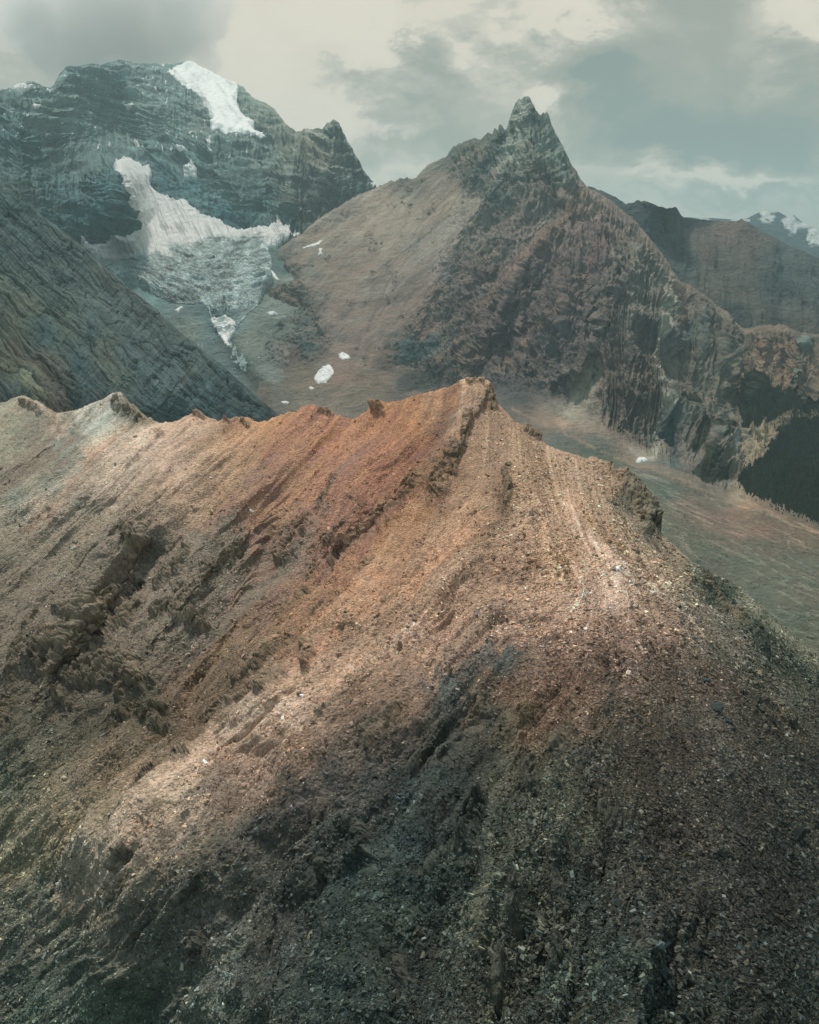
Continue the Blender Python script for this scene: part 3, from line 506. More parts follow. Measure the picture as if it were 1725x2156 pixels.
def spire_relief(s, U, V, B, N):
    q = np.stack([U, V], -1)
    scree = np.clip(sst(poly(U + 30 * fbm(q / 50, 5, .6, seed=105), V + 30 * fbm(q / 50, 5, .6, seed=106), SCREE), -16, 30) + sst(poly(U, V, FLOOR), -12, 14), 0, 1); sp = sst(poly(U, V, SPIRE), -8, 15)
    fans = sst(-seg(U, V, [(1245, 790), (1215, 870), (1230, 900)])[0], -26, -10) * (V > 790); scree = np.maximum(scree, fans)
    edge = np.clip((V - s.cf(U)) / 30, .08, 1)
    right = sst(U, 1260, 1420)
    ang = np.arctan2(U - 1230, np.maximum(V - 60, 1)) * 1.15                    # gullies fan out below the spire
    gx = ang * 26 * (1 - right) + (U / 26) * right
    gl = afbm(np.stack([gx * .8 + 1.6 * fbm(q / 110, 5, .6, seed=110), V / 90 + fbm(q / 70, 3, seed=109)], -1), 6, .6, 111, True) * (15 + 1 * right)
    crag = fbm(B / 300, 9, .56, 112, True) * 54
    fine = fbm(B / 45, 5, .6, 113, True) * 7
    up = afbm(np.stack([U / 9 - V / 50, V / 70], -1), 5, .6, 114, True) * 20
    bedl = afbm(np.stack([(V + .55 * U) / 11, U / 90], -1), 4, .6, 115) * 14
    gl = gl + afbm(np.stack([gx * 2.4 + 1.2 * fbm(q / 40, 4, seed=108), V / 50], -1), 4, .6, 121, True) * (2.5 + 1 * right)
    rk = (gl + crag + fine) * (1 - sp) + sp * (up + crag * .6 + bedl)
    r = rk * (1 - scree) * edge * (1 - sst(poly(U, V, FLOOR), -75, -5))
    fl = sst(poly(U, V, FLOOR), -5, 12); near = sst(V, 900, 1200)
    r = r + scree * (fbm(B / 160, 5, .5, 116) * 5 + afbm(np.stack([gx * 2.2, V / 160], -1), 4, .6, 117) * 3.0 * (1 - sst(poly(U, V, FLOOR), -60, 0)) + fbm(B / 14, 4, .6, 118) * (.9 + fl * .5))
    r = r + fl * fbm(B / 90, 5, .5, 119) * (3.5 - 2 * near)
    r = r + scree * (1 - fl) * sst(vn(q / 16, 120) + vn(q / 7, 121) * .5, .72, .95) * fbm(B / 30, 4, .6, 122, True) * 10
    kn = sst(-poly(U, V, [(556, 742), (570, 700), (600, 660), (640, 640), (672, 660), (704, 728), (690, 745), (640, 775), (600, 778), (570, 765)]), 8, -10)
    r = r + kn * (4 + fbm(B / 60, 6, .6, 69, True) * 14)
    r = r - 9 * np.exp(-(seg(U, V, [(1640, 870), (1590, 960), (1570, 1040)])[0] / 9) ** 2)
    return N * nz(r)
STREAKS = [([(1102, 215), (1092, 260), (1075, 310), (1055, 345)], 20, (140, 150, 140), .8), ([(1152, 245), (1150, 290), (1165, 330)], 14, (128, 140, 130), .6), ([(1128, 225), (1132, 270), (1120, 310)], 5, (62, 78, 78), .8), ([(1060, 280), (1048, 320), (1020, 350), (985, 362)], 12, (62, 76, 76), .8), ([(950, 325), (1000, 298), (1045, 275)], 10, (84, 96, 90), .7),
           ([(1225, 450), (1120, 530), (1050, 620), (1000, 700), (930, 770)], 8, (124, 106, 92), .55), ([(1200, 640), (1120, 700), (1050, 780)], 6, (118, 104, 92), .5), ([(1290, 480), (1240, 560), (1200, 640)], 10, (116, 98, 92), .5), ([(1150, 560), (1090, 640), (1060, 720)], 7, (60, 62, 66), .5), ([(1260, 640), (1230, 720), (1190, 800)], 8, (60, 62, 66), .5), ([(1340, 520), (1340, 600), (1310, 700)], 14, (122, 124, 116), .5), ([(1262, 760), (1240, 810), (1215, 850), (1190, 885)], 13, (146, 144, 130), .95), ([(1215, 860), (1250, 895), (1150, 880)], 16, (128, 122, 110), .6), ([(1390, 930), (1370, 960), (1330, 950)], 14, (134, 130, 118), .7), ([(1595, 930), (1585, 980), (1560, 1040)], 20, (150, 140, 118), .7), ([(1400, 600), (1396, 700), (1392, 760), (1400, 860), (1392, 930), (1375, 960)], 6, (146, 146, 134), .95), ([(1392, 620), (1388, 700)], 4, (128, 132, 122), .6), ([(1360, 740), (1372, 820), (1362, 900)], 2.5, (122, 112, 98), .6),
           ([(1000, 420), (950, 480), (880, 545)], 14, (136, 134, 124), .55), ([(950, 450), (880, 510), (800, 565)], 2.5, (70, 80, 76), .6), ([(900, 600), (800, 640), (770, 700)], 3, (84, 76, 70), .6), ([(1105, 640), (1050, 700), (1000, 760)], 3, (110, 98, 88), .6), ([(1080, 860), (1160, 900), (1300, 960), (1400, 995), (1480, 1030), (1600, 1075), (1725, 1120)], 3.5, (122, 114, 100), .6),
           ([(1200, 440), (1120, 520), (1060, 570), (1040, 600)], 5, (124, 102, 84), .5), ([(1250, 700), (1200, 790)], 8, (108, 108, 100), .3), ([(1695, 720), (1680, 790), (1665, 830)], 5, (104, 122, 116), .6), ([(1562, 690), (1570, 760), (1560, 850), (1562, 920)], 6, (104, 96, 84), .5), ([(1420, 590), (1425, 650), (1418, 700)], 4, (134, 102, 84), .6), ([(1440, 680), (1445, 720), (1438, 750)], 8, (52, 70, 74), .7), ([(1415, 870), (1420, 950), (1418, 980)], 10, (54, 74, 76), .6), ([(1480, 860), (1500, 890)], 3, (112, 112, 98), .5),
           ([(1700, 1010), (1690, 1060)], 3, (70, 72, 58), .6), ([(1660, 900), (1640, 905), (1620, 930)], 5, (112, 104, 84), .6), ([(1540, 930), (1548, 960)], 4, (128, 138, 132), .7), ([(1725, 860), (1660, 885), (1625, 900)], 4, (96, 92, 76), .7)]
def paint(c, U, V, strokes, seed, wob=7):
    q = np.stack([U, V], -1); wx = wob * fbm(q / 16, 4, .6, seed=seed); wy = wob * fbm(q / 16, 4, .6, seed=seed + 1); br = fbm(q / 12, 4, .6, seed=seed + 2)
    for pts, wd, colr, am in strokes:
        d, t = seg(U + wx, V + wy, pts)
        m = am * np.exp(-(d / wd) ** 2) * np.clip(1 + 1.5 * br, .1, 1.35)
        m = np.clip(m, 0, 1)
        c = c * nz(1 - m) + lin(colr) * nz(m)
    return c
def spire_color(s, U, V, B, N2):
    q = np.stack([U, V], -1); wx = 16 * fbm(q / 30, 5, .6, seed=131); wy = 20 * fbm(q / 34, 5, .6, seed=132)
    right = sst(U, 1260, 1420); ang = np.arctan2(U - 1230, np.maximum(V - 60, 1)) * 1.15; gx = ang * 26 * (1 - right) + (U / 26) * right
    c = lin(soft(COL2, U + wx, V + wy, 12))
    st = afbm(np.stack([gx * 2.6 + 1.4 * fbm(q / 60, 5, .6, seed=133), V / 48 + fbm(q / 50, 3, seed=129)], -1), 5, .62, 134)
    fl = sst(poly(U, V, FLOOR), -5, 12)
    c = c * nz(np.clip(1 + .5 * st * (1 - .7 * fl) + .42 * fbm(B / 60, 7, .62, 135) * (1 - .5 * fl), .25, 2))
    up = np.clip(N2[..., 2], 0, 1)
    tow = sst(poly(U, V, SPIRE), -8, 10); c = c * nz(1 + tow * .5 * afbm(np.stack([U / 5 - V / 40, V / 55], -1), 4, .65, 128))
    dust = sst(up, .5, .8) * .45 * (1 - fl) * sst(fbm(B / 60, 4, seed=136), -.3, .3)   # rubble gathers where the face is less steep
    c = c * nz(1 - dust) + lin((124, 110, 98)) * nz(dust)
    c = paint(c, U, V, STREAKS, 140)
    wm = sst(wood_mask(U, V), -1, 2)
    c = c * nz(1 - wm) + lin((44, 50, 40)) * nz(wm) * nz(1 + .6 * fbm(B / 40, 5, .6, 149))
    gr = fl * sst(fbm(B / 55, 6, .6, 144), 0.0, .25) * sst(V, 880, 960)
    c = c * nz(1 - .35 * gr) + lin((62, 82, 70)) * nz(.35 * gr)
    c = c * nz(1 - .5 * fl * sst(vn(B / 4, 145) + .6 * vn(B / 24, 146), .95, 1.15) * sst(V, 950, 1100))
    # old stream braids on the bench
    br = np.abs(fbm(np.stack([(V - .42 * U) / 26, U / 260], -1), 4, .6, 147))
    c = c * nz(1 + .6 * fl * sst(-br, -.07, 0) * sst(V, 940, 1000)) * (1 + fl[..., None] * sst(fbm(B / 130, 5, .6, 148), -.2, .3)[..., None] * np.array([.10, .02, -.03])) * (1 + fl[..., None] * np.array([.10, .0, -.03]))
    return c * 1.5 * np.array([1.07, 1.0, .98])
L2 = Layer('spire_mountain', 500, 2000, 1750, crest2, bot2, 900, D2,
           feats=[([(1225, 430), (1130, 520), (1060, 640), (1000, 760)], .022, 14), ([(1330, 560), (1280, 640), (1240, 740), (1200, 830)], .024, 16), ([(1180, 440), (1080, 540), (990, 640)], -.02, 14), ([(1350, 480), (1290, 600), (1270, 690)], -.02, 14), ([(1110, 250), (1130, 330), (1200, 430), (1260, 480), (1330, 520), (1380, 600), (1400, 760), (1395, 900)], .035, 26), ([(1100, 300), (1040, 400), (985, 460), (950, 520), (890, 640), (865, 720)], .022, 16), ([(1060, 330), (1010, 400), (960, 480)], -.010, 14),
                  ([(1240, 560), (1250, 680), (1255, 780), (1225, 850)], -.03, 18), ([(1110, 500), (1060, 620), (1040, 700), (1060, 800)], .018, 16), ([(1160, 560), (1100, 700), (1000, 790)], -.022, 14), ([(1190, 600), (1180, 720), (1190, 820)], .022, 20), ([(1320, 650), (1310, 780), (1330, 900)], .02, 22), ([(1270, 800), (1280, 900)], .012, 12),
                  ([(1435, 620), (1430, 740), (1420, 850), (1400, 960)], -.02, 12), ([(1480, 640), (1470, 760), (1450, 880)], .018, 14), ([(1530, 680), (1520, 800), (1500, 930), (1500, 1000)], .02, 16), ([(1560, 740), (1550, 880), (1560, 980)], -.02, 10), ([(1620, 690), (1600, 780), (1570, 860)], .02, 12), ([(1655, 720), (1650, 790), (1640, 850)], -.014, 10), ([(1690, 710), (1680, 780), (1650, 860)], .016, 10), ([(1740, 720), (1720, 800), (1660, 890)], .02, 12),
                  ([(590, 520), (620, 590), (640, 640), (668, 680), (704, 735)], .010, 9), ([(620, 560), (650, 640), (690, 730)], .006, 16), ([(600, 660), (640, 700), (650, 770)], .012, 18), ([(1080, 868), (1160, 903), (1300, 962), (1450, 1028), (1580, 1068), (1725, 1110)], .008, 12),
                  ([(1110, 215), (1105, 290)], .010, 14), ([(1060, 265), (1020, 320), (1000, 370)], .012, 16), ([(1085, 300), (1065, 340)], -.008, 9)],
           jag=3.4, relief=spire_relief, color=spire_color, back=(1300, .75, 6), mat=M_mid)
snowpatch(L2, [(660, 795), (668, 782), (682, 772), (694, 768), (700, 776), (702, 784), (692, 796), (688, 806), (670, 808), (664, 802)], 'largest white snow patch on the grey scree floor of the valley', 2.5)
snowpatch(L2, [(714, 745), (722, 741), (728, 745), (736, 748), (738, 754), (720, 757), (713, 752)], 'bright snow patch just up right of the largest one on the scree floor', 2.5)
snowpatch(L2, [(636, 518), (656, 514), (672, 506), (682, 505), (672, 514), (655, 520), (638, 521)], 'long thin snow streak high on the scree below the notch', 3)
snowpatch(L2, [(672, 524), (681, 524), (678, 532), (682, 538), (670, 541), (674, 533)], 'small hourglass snow patch on scree below the long thin streak', 3)
snowpatch(L2, [(1338, 970), (1348, 961), (1356, 962), (1368, 969), (1362, 971), (1346, 972)], 'pale snow wedge at the foot of the cliffs beside the valley track', 3)
snowpatch(L2, [(592, 845), (600, 843), (610, 848), (604, 852), (596, 850)], 'tiny snow patch low in the valley behind the near ridge crest', 2)
snowpatch(L2, [(650, 815), (656, 812), (662, 818), (655, 820)], 'speck of snow below the largest patch on the scree floor', 1.5)

# the dark wood on the lower right slope: too many trees to count
def cone(n=5):
    a = np.arange(n) * 2 * math.pi / n; b = np.stack([np.cos(a) * .3, np.sin(a) * .3, a * 0], -1); m = np.stack([np.cos(a + .6) * .2, np.sin(a + .6) * .2, a * 0 + .45], -1)
    V = np.concatenate([b, m, [[0, 0, 1.0]]]); Fq = []
    for k in range(n):
        j = (k + 1) % n; Fq += [[k, j, n + k], [j, n + j, n + k], [n + k, n + j, 2 * n]]
    return V, np.array(Fq)
def scatter_mesh(name, base, pos, scl, rotm, col, mat):
    """many low shapes in one mesh. base: list of (V,F)"""
    Vs, Fs, Cs, off = [], [], [], 0; pick = RNG.integers(0, len(base), len(pos))
    for b, (bv, bf) in enumerate(base):
        m = pick == b; k = m.sum()
        v = np.einsum('nij,vj->nvi', rotm[m] if rotm is not None else np.repeat(np.eye(3)[None], k, 0), bv) * 1.0 if scl.ndim == 1 else np.einsum('nij,nvj->nvi', rotm[m], bv[None] * scl[m][:, None, :])
        if scl.ndim == 1: v = v * scl[m][:, None, None]
        v = v + pos[m][:, None, :]
        Vs.append(v.reshape(-1, 3)); Fs.append((bf[None] + (np.arange(k) * len(bv))[:, None, None] + off).reshape(-1, bf.shape[1])); off += k * len(bv)
        Cs.append(np.repeat(col[m], len(bv), 0))
    return raw_mesh(name, np.concatenate(Vs), np.concatenate(Fs), np.concatenate(Cs), mat)
wu = np.concatenate([RNG.uniform(1550, 1900, 90000), RNG.uniform(1425, 1560, 30000)]); wv = np.concatenate([RNG.uniform(770, 1120, 90000), RNG.uniform(815, 1025, 30000)])
md = wood_mask(wu, wv); keep = (md > 0) | ((md > -14) & (RNG.random(len(wu)) < .10 * np.exp(np.minimum(md, 0) / 5))) ; wu, wv = wu[keep][:60000], wv[keep][:60000]
tp = L2.at(L2.S, wu, wv); th = RNG.uniform(2.5, 5.5, len(wu))
stuff(scatter_mesh('forest', [cone(5), cone(4)], tp - np.array([0, 0, .5]), th, None, lin((52, 62, 48))[None] * RNG.uniform(.5, 1.6, (len(wu), 1)), M_leaf))

# ------------------------------------------------------------------ slate slope on the left
crest1 = [(-260, 230), (-100, 330), (0, 396), (30, 410), (70, 436), (110, 470), (160, 506), (200, 545), (250, 586), (290, 618), (330, 648), (380, 696), (430, 738), (480, 782), (520, 818), (560, 852), (590, 876), (640, 915), (720, 965)]
D1 = [(-260, 230, 1700), (0, 396, 1660), (160, 506, 1640), (330, 648, 1580), (430, 738, 1540), (590, 876, 1480), (720, 965, 1440), (0, 640, 1360), (-260, 600, 1250), (150, 650, 1440), (300, 850, 1190), (0, 850, 1010), (150, 850, 1090), (0, 1020, 870), (450, 900, 1310), (600, 1000, 1340), (-260, 1000, 820), (300, 1020, 1080), (720, 1040, 1380), (400, 800, 1390)]
COL1 = [(10, 420, (74, 92, 90)), (60, 480, (76, 94, 92)), (150, 540, (84, 96, 92)), (240, 610, (86, 96, 92)), (320, 680, (84, 94, 90)), (420, 760, (80, 92, 88)), (530, 850, (78, 90, 88)), (20, 500, (80, 94, 90)), (100, 600, (82, 94, 90)), (200, 680, (72, 88, 88)), (280, 740, (74, 90, 90)), (360, 790, (82, 98, 98)), (440, 840, (68, 86, 88)),
        (30, 600, (84, 94, 86)), (10, 660, (76, 86, 78)), (60, 640, (92, 98, 84)), (100, 700, (64, 82, 82)), (40, 720, (84, 86, 72)), (20, 760, (86, 88, 76)), (100, 760, (88, 86, 76)), (130, 800, (86, 84, 76)), (60, 800, (116, 122, 104)), (90, 840, (112, 114, 94)), (20, 820, (72, 84, 82)), (40, 850, (48, 60, 64)), (130, 850, (86, 80, 70)), (170, 760, (60, 78, 80)), (200, 800, (66, 82, 82)), (240, 840, (72, 84, 82)), (180, 850, (58, 72, 72)), (300, 860, (64, 78, 78)), (260, 780, (84, 94, 86)), (340, 850, (62, 78, 80)), (400, 880, (58, 76, 78)), (150, 680, (82, 92, 84)), (230, 740, (86, 92, 82)), (500, 900, (56, 70, 72)), (0, 950, (70, 76, 72))]
def slab_relief(s, U, V, B, N):
    q = np.stack([U, V], -1); wv = fbm(q / 60, 4, seed=151)
    a = (V - .86 * U) / 1.32; b = (U + .86 * V) / 1.32                     # across and along the slabs
    l1 = afbm(np.stack([a / 13 + .8 * wv, b / 420], -1), 6, .62, 152, True) * 9 + afbm(np.stack([a / 150, b / 7 + wv], -1), 4, .6, 150, True) * 1.6
    _, ed, cr_ = worley(np.stack([a / 13 + wv, b / 100 + .5 * wv, U * 0], -1).astype(np.float32), 153)
    _, ed2, cr2 = worley(np.stack([a / 5 + wv, b / 34, U * 0 + 4], -1).astype(np.float32), 157)
    r = l1 + (cr_ - .5) * 3 + (cr2 - .5) * .8 - 2.2 * np.exp(-(ed / .06) ** 2) - 1.0 * np.exp(-(ed2 / .08) ** 2) + fbm(B / 30, 5, .6, 160, True) * .7 + fbm(B / 220, 4, .5, 161) * 22
    for pts in ([(480, 800), (510, 848), (536, 884)], [(505, 826), (520, 848), (545, 886)], [(70, 790), (130, 880)]):
        r = r - 12 * np.exp(-(seg(U, V, pts)[0] / 2.2) ** 2)
    return N * nz(r * np.clip((V - s.cf(U)) / 14, .3, 1))
def slab_color(s, U, V, B, N2):
    q = np.stack([U, V], -1); wv = fbm(q / 60, 4, seed=151); a = (V - .86 * U) / 1.32; b = (U + .86 * V) / 1.32
    wx = 22 * fbm(q / 26, 5, .6, seed=162); c = lin(soft(COL1, U + wx + 8, V + wx, 10))
    _, ed, cr_ = worley(np.stack([a / 13 + wv, b / 100 + .5 * wv, U * 0], -1).astype(np.float32), 153)
    _, ed2, cr2 = worley(np.stack([a / 5 + wv, b / 34, U * 0 + 4], -1).astype(np.float32), 157)
    st = afbm(np.stack([a / 6 + .8 * wv, b / 260], -1), 5, .68, 163) + .5 * afbm(np.stack([a / 80, b / 5 + wv], -1), 4, .65, 168)
    c = c * nz(1 + .42 * st + .22 * (cr_ - .5) + .14 * (cr2 - .5) + .25 * fbm(B / 16, 4, .6, 164))
    ru = sst(afbm(np.stack([a / 12 + wv, b / 90], -1), 4, .6, 165), .22, .5) * sst(V, 480, 650)
    c = c * nz(1 - .14 * ru) + lin((122, 104, 76)) * nz(.14 * ru)
    return 1.3 * c * nz(1 - .55 * np.exp(-(ed / .05) ** 2) - .3 * np.exp(-(ed2 / .07) ** 2))
L1 = Layer('slate_slope', -260, 720, 1250, crest1, [(-260, 1020), (720, 1045)], 820, D1,
           feats=[([(60, 720), (180, 860)], .012, 14), ([(170, 640), (340, 850)], .010, 20), ([(0, 560), (160, 700), (260, 860)], -.008, 16), ([(300, 700), (430, 860)], -.006, 14)],
           relief=slab_relief, color=slab_color, back=(500, .9, 6), mat=M_slab)

# ------------------------------------------------------------------ the near ridge
crestN = [(-560, 850), (-260, 830), (-100, 850), (0, 858), (20, 848), (48, 837), (80, 846), (100, 858), (118, 867), (141, 864), (179, 851), (205, 838), (224, 829), (237, 824), (253, 829), (268, 838), (282, 848), (298, 867), (320, 883), (336, 894), (368, 892), (394, 878), (422, 872), (442, 883), (461, 889), (477, 878), (486, 883), (512, 877), (544, 884), (560, 880), (600, 867), (640, 856), (662, 853), (690, 862), (706, 870), (722, 877), (738, 874), (770, 860), (785, 851), (800, 843), (818, 845), (850, 836), (900, 825), (940, 815), (965, 803), (982, 796), (1010, 794), (1028, 799), (1036, 812), (1042, 835), (1052, 852), (1070, 872), (1085, 888), (1100, 893), (1112, 897), (1125, 905), (1138, 918), (1148, 935), (1165, 943), (1180, 948), (1200, 955), (1222, 962), (1238, 966), (1250, 962), (1272, 968), (1288, 974), (1296, 984), (1308, 990), (1318, 1003), (1335, 1016), (1355, 1034), (1366, 1050), (1376, 1070), (1384, 1095), (1388, 1118), (1400, 1130), (1430, 1158), (1462, 1182), (1507, 1206), (1562, 1236), (1612, 1280), (1662, 1325), (1725, 1376), (1850, 1480), (2000, 1600), (2360, 1900)]
DN = [(-560, 850, 300), (-560, 1500, 190), (-560, 2350, 128), (2360, 2350, 82), (2360, 1920, 108), (-260, 830, 275), (0, 858, 262), (48, 837, 262), (120, 867, 248), (237, 824, 250), (336, 894, 238), (422, 872, 235), (544, 884, 228), (662, 853, 226), (722, 877, 222), (850, 836, 212), (940, 815, 206), (1010, 794, 200), (1042, 840, 194), (1100, 893, 188), (1148, 935, 183), (1250, 962, 172), (1318, 1003, 164), (1384, 1095, 150), (1400, 1130, 147), (1507, 1206, 142), (1612, 1280, 138), (1725, 1376, 134), (2000, 1600, 120),
      (0, 1000, 222), (0, 1150, 194), (0, 1400, 158), (0, 1700, 128), (0, 2156, 101), (-260, 1300, 185), (-260, 2000, 112), (150, 1000, 215), (200, 1200, 183), (150, 1500, 142), (300, 1000, 208), (400, 1100, 188), (300, 1400, 146), (450, 950, 212), (600, 960, 205), (300, 1650, 116), (150, 1850, 112), (300, 2156, 79), (450, 1450, 131), (600, 1080, 179), (540, 1250, 154), (600, 1350, 133), (480, 1600, 110), (700, 950, 199), (700, 1120, 164), (640, 1250, 148), (800, 950, 188), (780, 1100, 163), (860, 1000, 176), (740, 1220, 143), (660, 1350, 124), (540, 1500, 111), (400, 1680, 100), (240, 1850, 93), (600, 1650, 87), (450, 1900, 80), (600, 2156, 60),
      (930, 900, 186), (960, 1000, 166), (900, 1080, 155), (1000, 900, 184), (1080, 930, 174), (1080, 1020, 152), (1000, 1120, 138), (900, 1200, 126), (1200, 1070, 143), (1150, 1200, 119), (1000, 1300, 109), (860, 1350, 104), (900, 1500, 86), (750, 1600, 82), (900, 1800, 65), (750, 1900, 66), (900, 2156, 49.5), (1310, 1200, 117), (1250, 1300, 102), (1300, 1450, 86), (1150, 1450, 89), (1050, 1650, 74), (1250, 1650, 70), (1250, 1800, 61), (1200, 2156, 46), (1100, 2000, 53), (1450, 1800, 63), (1450, 1600, 76), (1400, 1330, 101), (1430, 1450, 89), (1500, 2156, 49), (1725, 2156, 54.5), (2000, 2156, 66), (1725, 1800, 75), (1600, 1600, 83), (1725, 1620, 91), (1550, 1420, 97), (1725, 1484, 108), (1600, 1340, 114), (1480, 1210, 127), (1300, 1080, 143), (1230, 1010, 158), (1350, 1100, 145), (1380, 1200, 124), (1640, 1340, 124), (1725, 1420, 123), (900, 2350, 43), (1300, 2350, 40.5), (0, 2350, 90), (1725, 2350, 47), (2000, 2350, 58), (-260, 2350, 105), (450, 2350, 62)]
# bands of bedrock sticking out of the scree: polyline, half width, height in metres
OUT = [([(262, 1142), (284, 1175), (270, 1205)], 18, 2.4), ([(240, 1245), (190, 1290), (140, 1350), (95, 1410)], 26, 3.4), ([(222, 1290), (185, 1335), (160, 1375)], 17, 3.2), ([(280, 1252), (245, 1290)], 15, 2.4), ([(340, 1192), (316, 1216)], 9, 1.8), ([(384, 1144), (360, 1180)], 10, 2.0),
       ([(318, 1275), (350, 1262), (395, 1290), (420, 1305)], 15, 2.6), ([(515, 1122), (480, 1150), (430, 1185), (390, 1225), (370, 1245)], 24, 2.8), ([(150, 1420), (190, 1405), (250, 1380), (275, 1420)], 26, 3.2), ([(250, 1490), (290, 1500), (340, 1530), (365, 1545)], 15, 2.2), ([(260, 1470), (310, 1480), (350, 1500)], 9, 1.6), ([(255, 1400), (245, 1450)], 12, 1.8), ([(100, 1460), (150, 1480)], 8, 1.2), ([(20, 1480), (0, 1530)], 16, 2.0), ([(80, 1300), (50, 1370), (20, 1440)], 14, 1.5),
       ([(640, 1085), (600, 1120), (585, 1160)], 20, 1.8), ([(700, 1000), (660, 1060)], 10, 1.2), ([(830, 1070), (760, 1130), (700, 1190), (660, 1200)], 26, 1.7), ([(880, 1010), (840, 1060)], 18, 1.4), ([(760, 1060), (700, 1120)], 14, 1.2), ([(650, 1150), (690, 1120)], 12, 1.1),
       ([(655, 1262), (600, 1310)], 8, 1.3), ([(655, 1370), (642, 1405)], 10, 1.8), ([(620, 1352), (560, 1400), (505, 1440)], 9, 1.4), ([(600, 1420), (560, 1470)], 8, 1.1), ([(520, 1455), (470, 1500), (450, 1530)], 9, 1.1), ([(700, 1265), (650, 1300)], 6, .8), ([(790, 1180), (760, 1195)], 7, .8), ([(560, 1440), (500, 1490)], 6, .9),
       ([(412, 1625), (392, 1645)], 7, 1.1), ([(318, 1785), (285, 1815), (262, 1835)], 9, 1.2), ([(178, 1900), (150, 1940)], 9, 1.2), ([(160, 1960), (110, 2000), (95, 2030)], 7, 1.2), ([(395, 1955), (370, 2020)], 9, 1.0), ([(350, 1650), (310, 1700)], 6, .8), ([(300, 1850), (250, 1890)], 7, .8), ([(340, 2080), (310, 2140)], 8, .9), ([(60, 1980), (20, 2050)], 7, .8),
       ([(960, 940), (950, 985), (920, 1030)], 16, 1.8), ([(985, 880), (968, 960), (958, 1000)], 6, 1.6), ([(1020, 830), (1000, 880)], 7, 1.0), ([(1030, 815), (1038, 860)], 9, 1.6), ([(1060, 990), (1075, 1040), (1060, 1075)], 8, .9),
       ([(1310, 1000), (1345, 1045), (1372, 1095)], 17, 2.2), ([(1340, 1060), (1365, 1110)], 12, 1.6), ([(1480, 1205), (1530, 1270), (1570, 1320)], 8, 1.0),
       ([(740, 1735), (765, 1765), (760, 1800)], 20, 1.1), ([(690, 1825), (660, 1860), (640, 1880)], 18, .9), ([(1000, 1690), (985, 1740), (970, 1790)], 22, 1.7), ([(920, 1790), (900, 1850)], 16, .9), ([(850, 1480), (800, 1510), (770, 1550)], 16, .8), ([(1010, 1470), (990, 1500)], 18, .8), ([(840, 2020), (850, 2060)], 16, .9), ([(700, 1960), (720, 2000)], 14, .5),
       ([(1200, 1455), (1205, 1500)], 18, .9), ([(1105, 1460), (1095, 1520), (1090, 1600)], 10, .6), ([(1200, 1540), (1185, 1580), (1180, 1630)], 18, .7), ([(1120, 1630), (1130, 1680)], 22, .6), ([(1275, 1700), (1310, 1720)], 20, .6), ([(1175, 1850), (1180, 1900)], 12, .5), ([(1090, 1880), (1080, 1930)], 16, .8), ([(1050, 2010), (1040, 2070)], 18, .9), ([(1210, 1790), (1220, 1830)], 16, .6), ([(1170, 1960), (1165, 2010)], 14, .7), ([(1300, 1870), (1340, 1900)], 12, .4),
       ([(245, 848), (262, 866)], 12, 3.0), ([(270, 868), (300, 888)], 9, 2.4), ([(416, 882), (430, 884)], 6, 1.8), ([(474, 888), (482, 892)], 4, 1.6), ([(508, 886), (522, 892)], 5, 1.5), ([(786, 858), (800, 856)], 7, 2.0), ([(672, 862), (690, 870)], 5, 1.4), ([(985, 802), (1015, 802)], 6, 1.2), ([(50, 850), (80, 862)], 8, 2.0), ([(1285, 985), (1300, 1000)], 6, 1.6)]
STEEP = [([(1300, 1000), (1350, 1060), (1385, 1120)], 10, 1.5)]
FLOW = [([(0, 860), (-100, 930)], 0), ([(230, 840), (120, 950), (0, 1060)], 1), ([(400, 885), (250, 1000), (100, 1130), (0, 1230), (-100, 1330)], 2), ([(550, 870), (400, 1000), (200, 1200), (0, 1420)], 3), ([(700, 870), (560, 1010), (400, 1170), (200, 1370), (0, 1570)], 4), ([(850, 850), (700, 1000), (500, 1230), (300, 1430), (100, 1640), (0, 1750)], 5), ([(980, 810), (880, 1000), (750, 1180), (600, 1350), (400, 1560), (150, 1830), (0, 1980)], 6), ([(1040, 920), (980, 1080), (850, 1230), (650, 1440), (450, 1640), (200, 1900), (0, 2100)], 7), ([(1130, 1090), (1030, 1210), (850, 1400), (600, 1650), (400, 1880), (200, 2150)], 8), ([(1230, 1220), (1130, 1340), (950, 1500), (750, 1750), (600, 2000), (520, 2200)], 9), ([(1280, 1380), (1200, 1500), (1050, 1700), (950, 1900), (880, 2200)], 10), ([(1330, 1450), (1290, 1600), (1250, 1800), (1200, 2000), (1180, 2200)], 11), ([(1400, 1450), (1450, 1700), (1450, 1900), (1450, 2200)], 12), ([(1470, 1430), (1600, 1650), (1680, 1850), (1720, 2100)], 13), ([(1400, 1230), (1600, 1420), (1725, 1560), (1850, 1700)], 14.5), ([(1330, 1060), (1500, 1230), (1650, 1370), (1800, 1510)], 16)]
fp = [(x, y, s_) for pts, s_ in FLOW for x, y in pts]
flow = TPS([p[:2] for p in fp], [p[2] for p in fp], 2e-3)
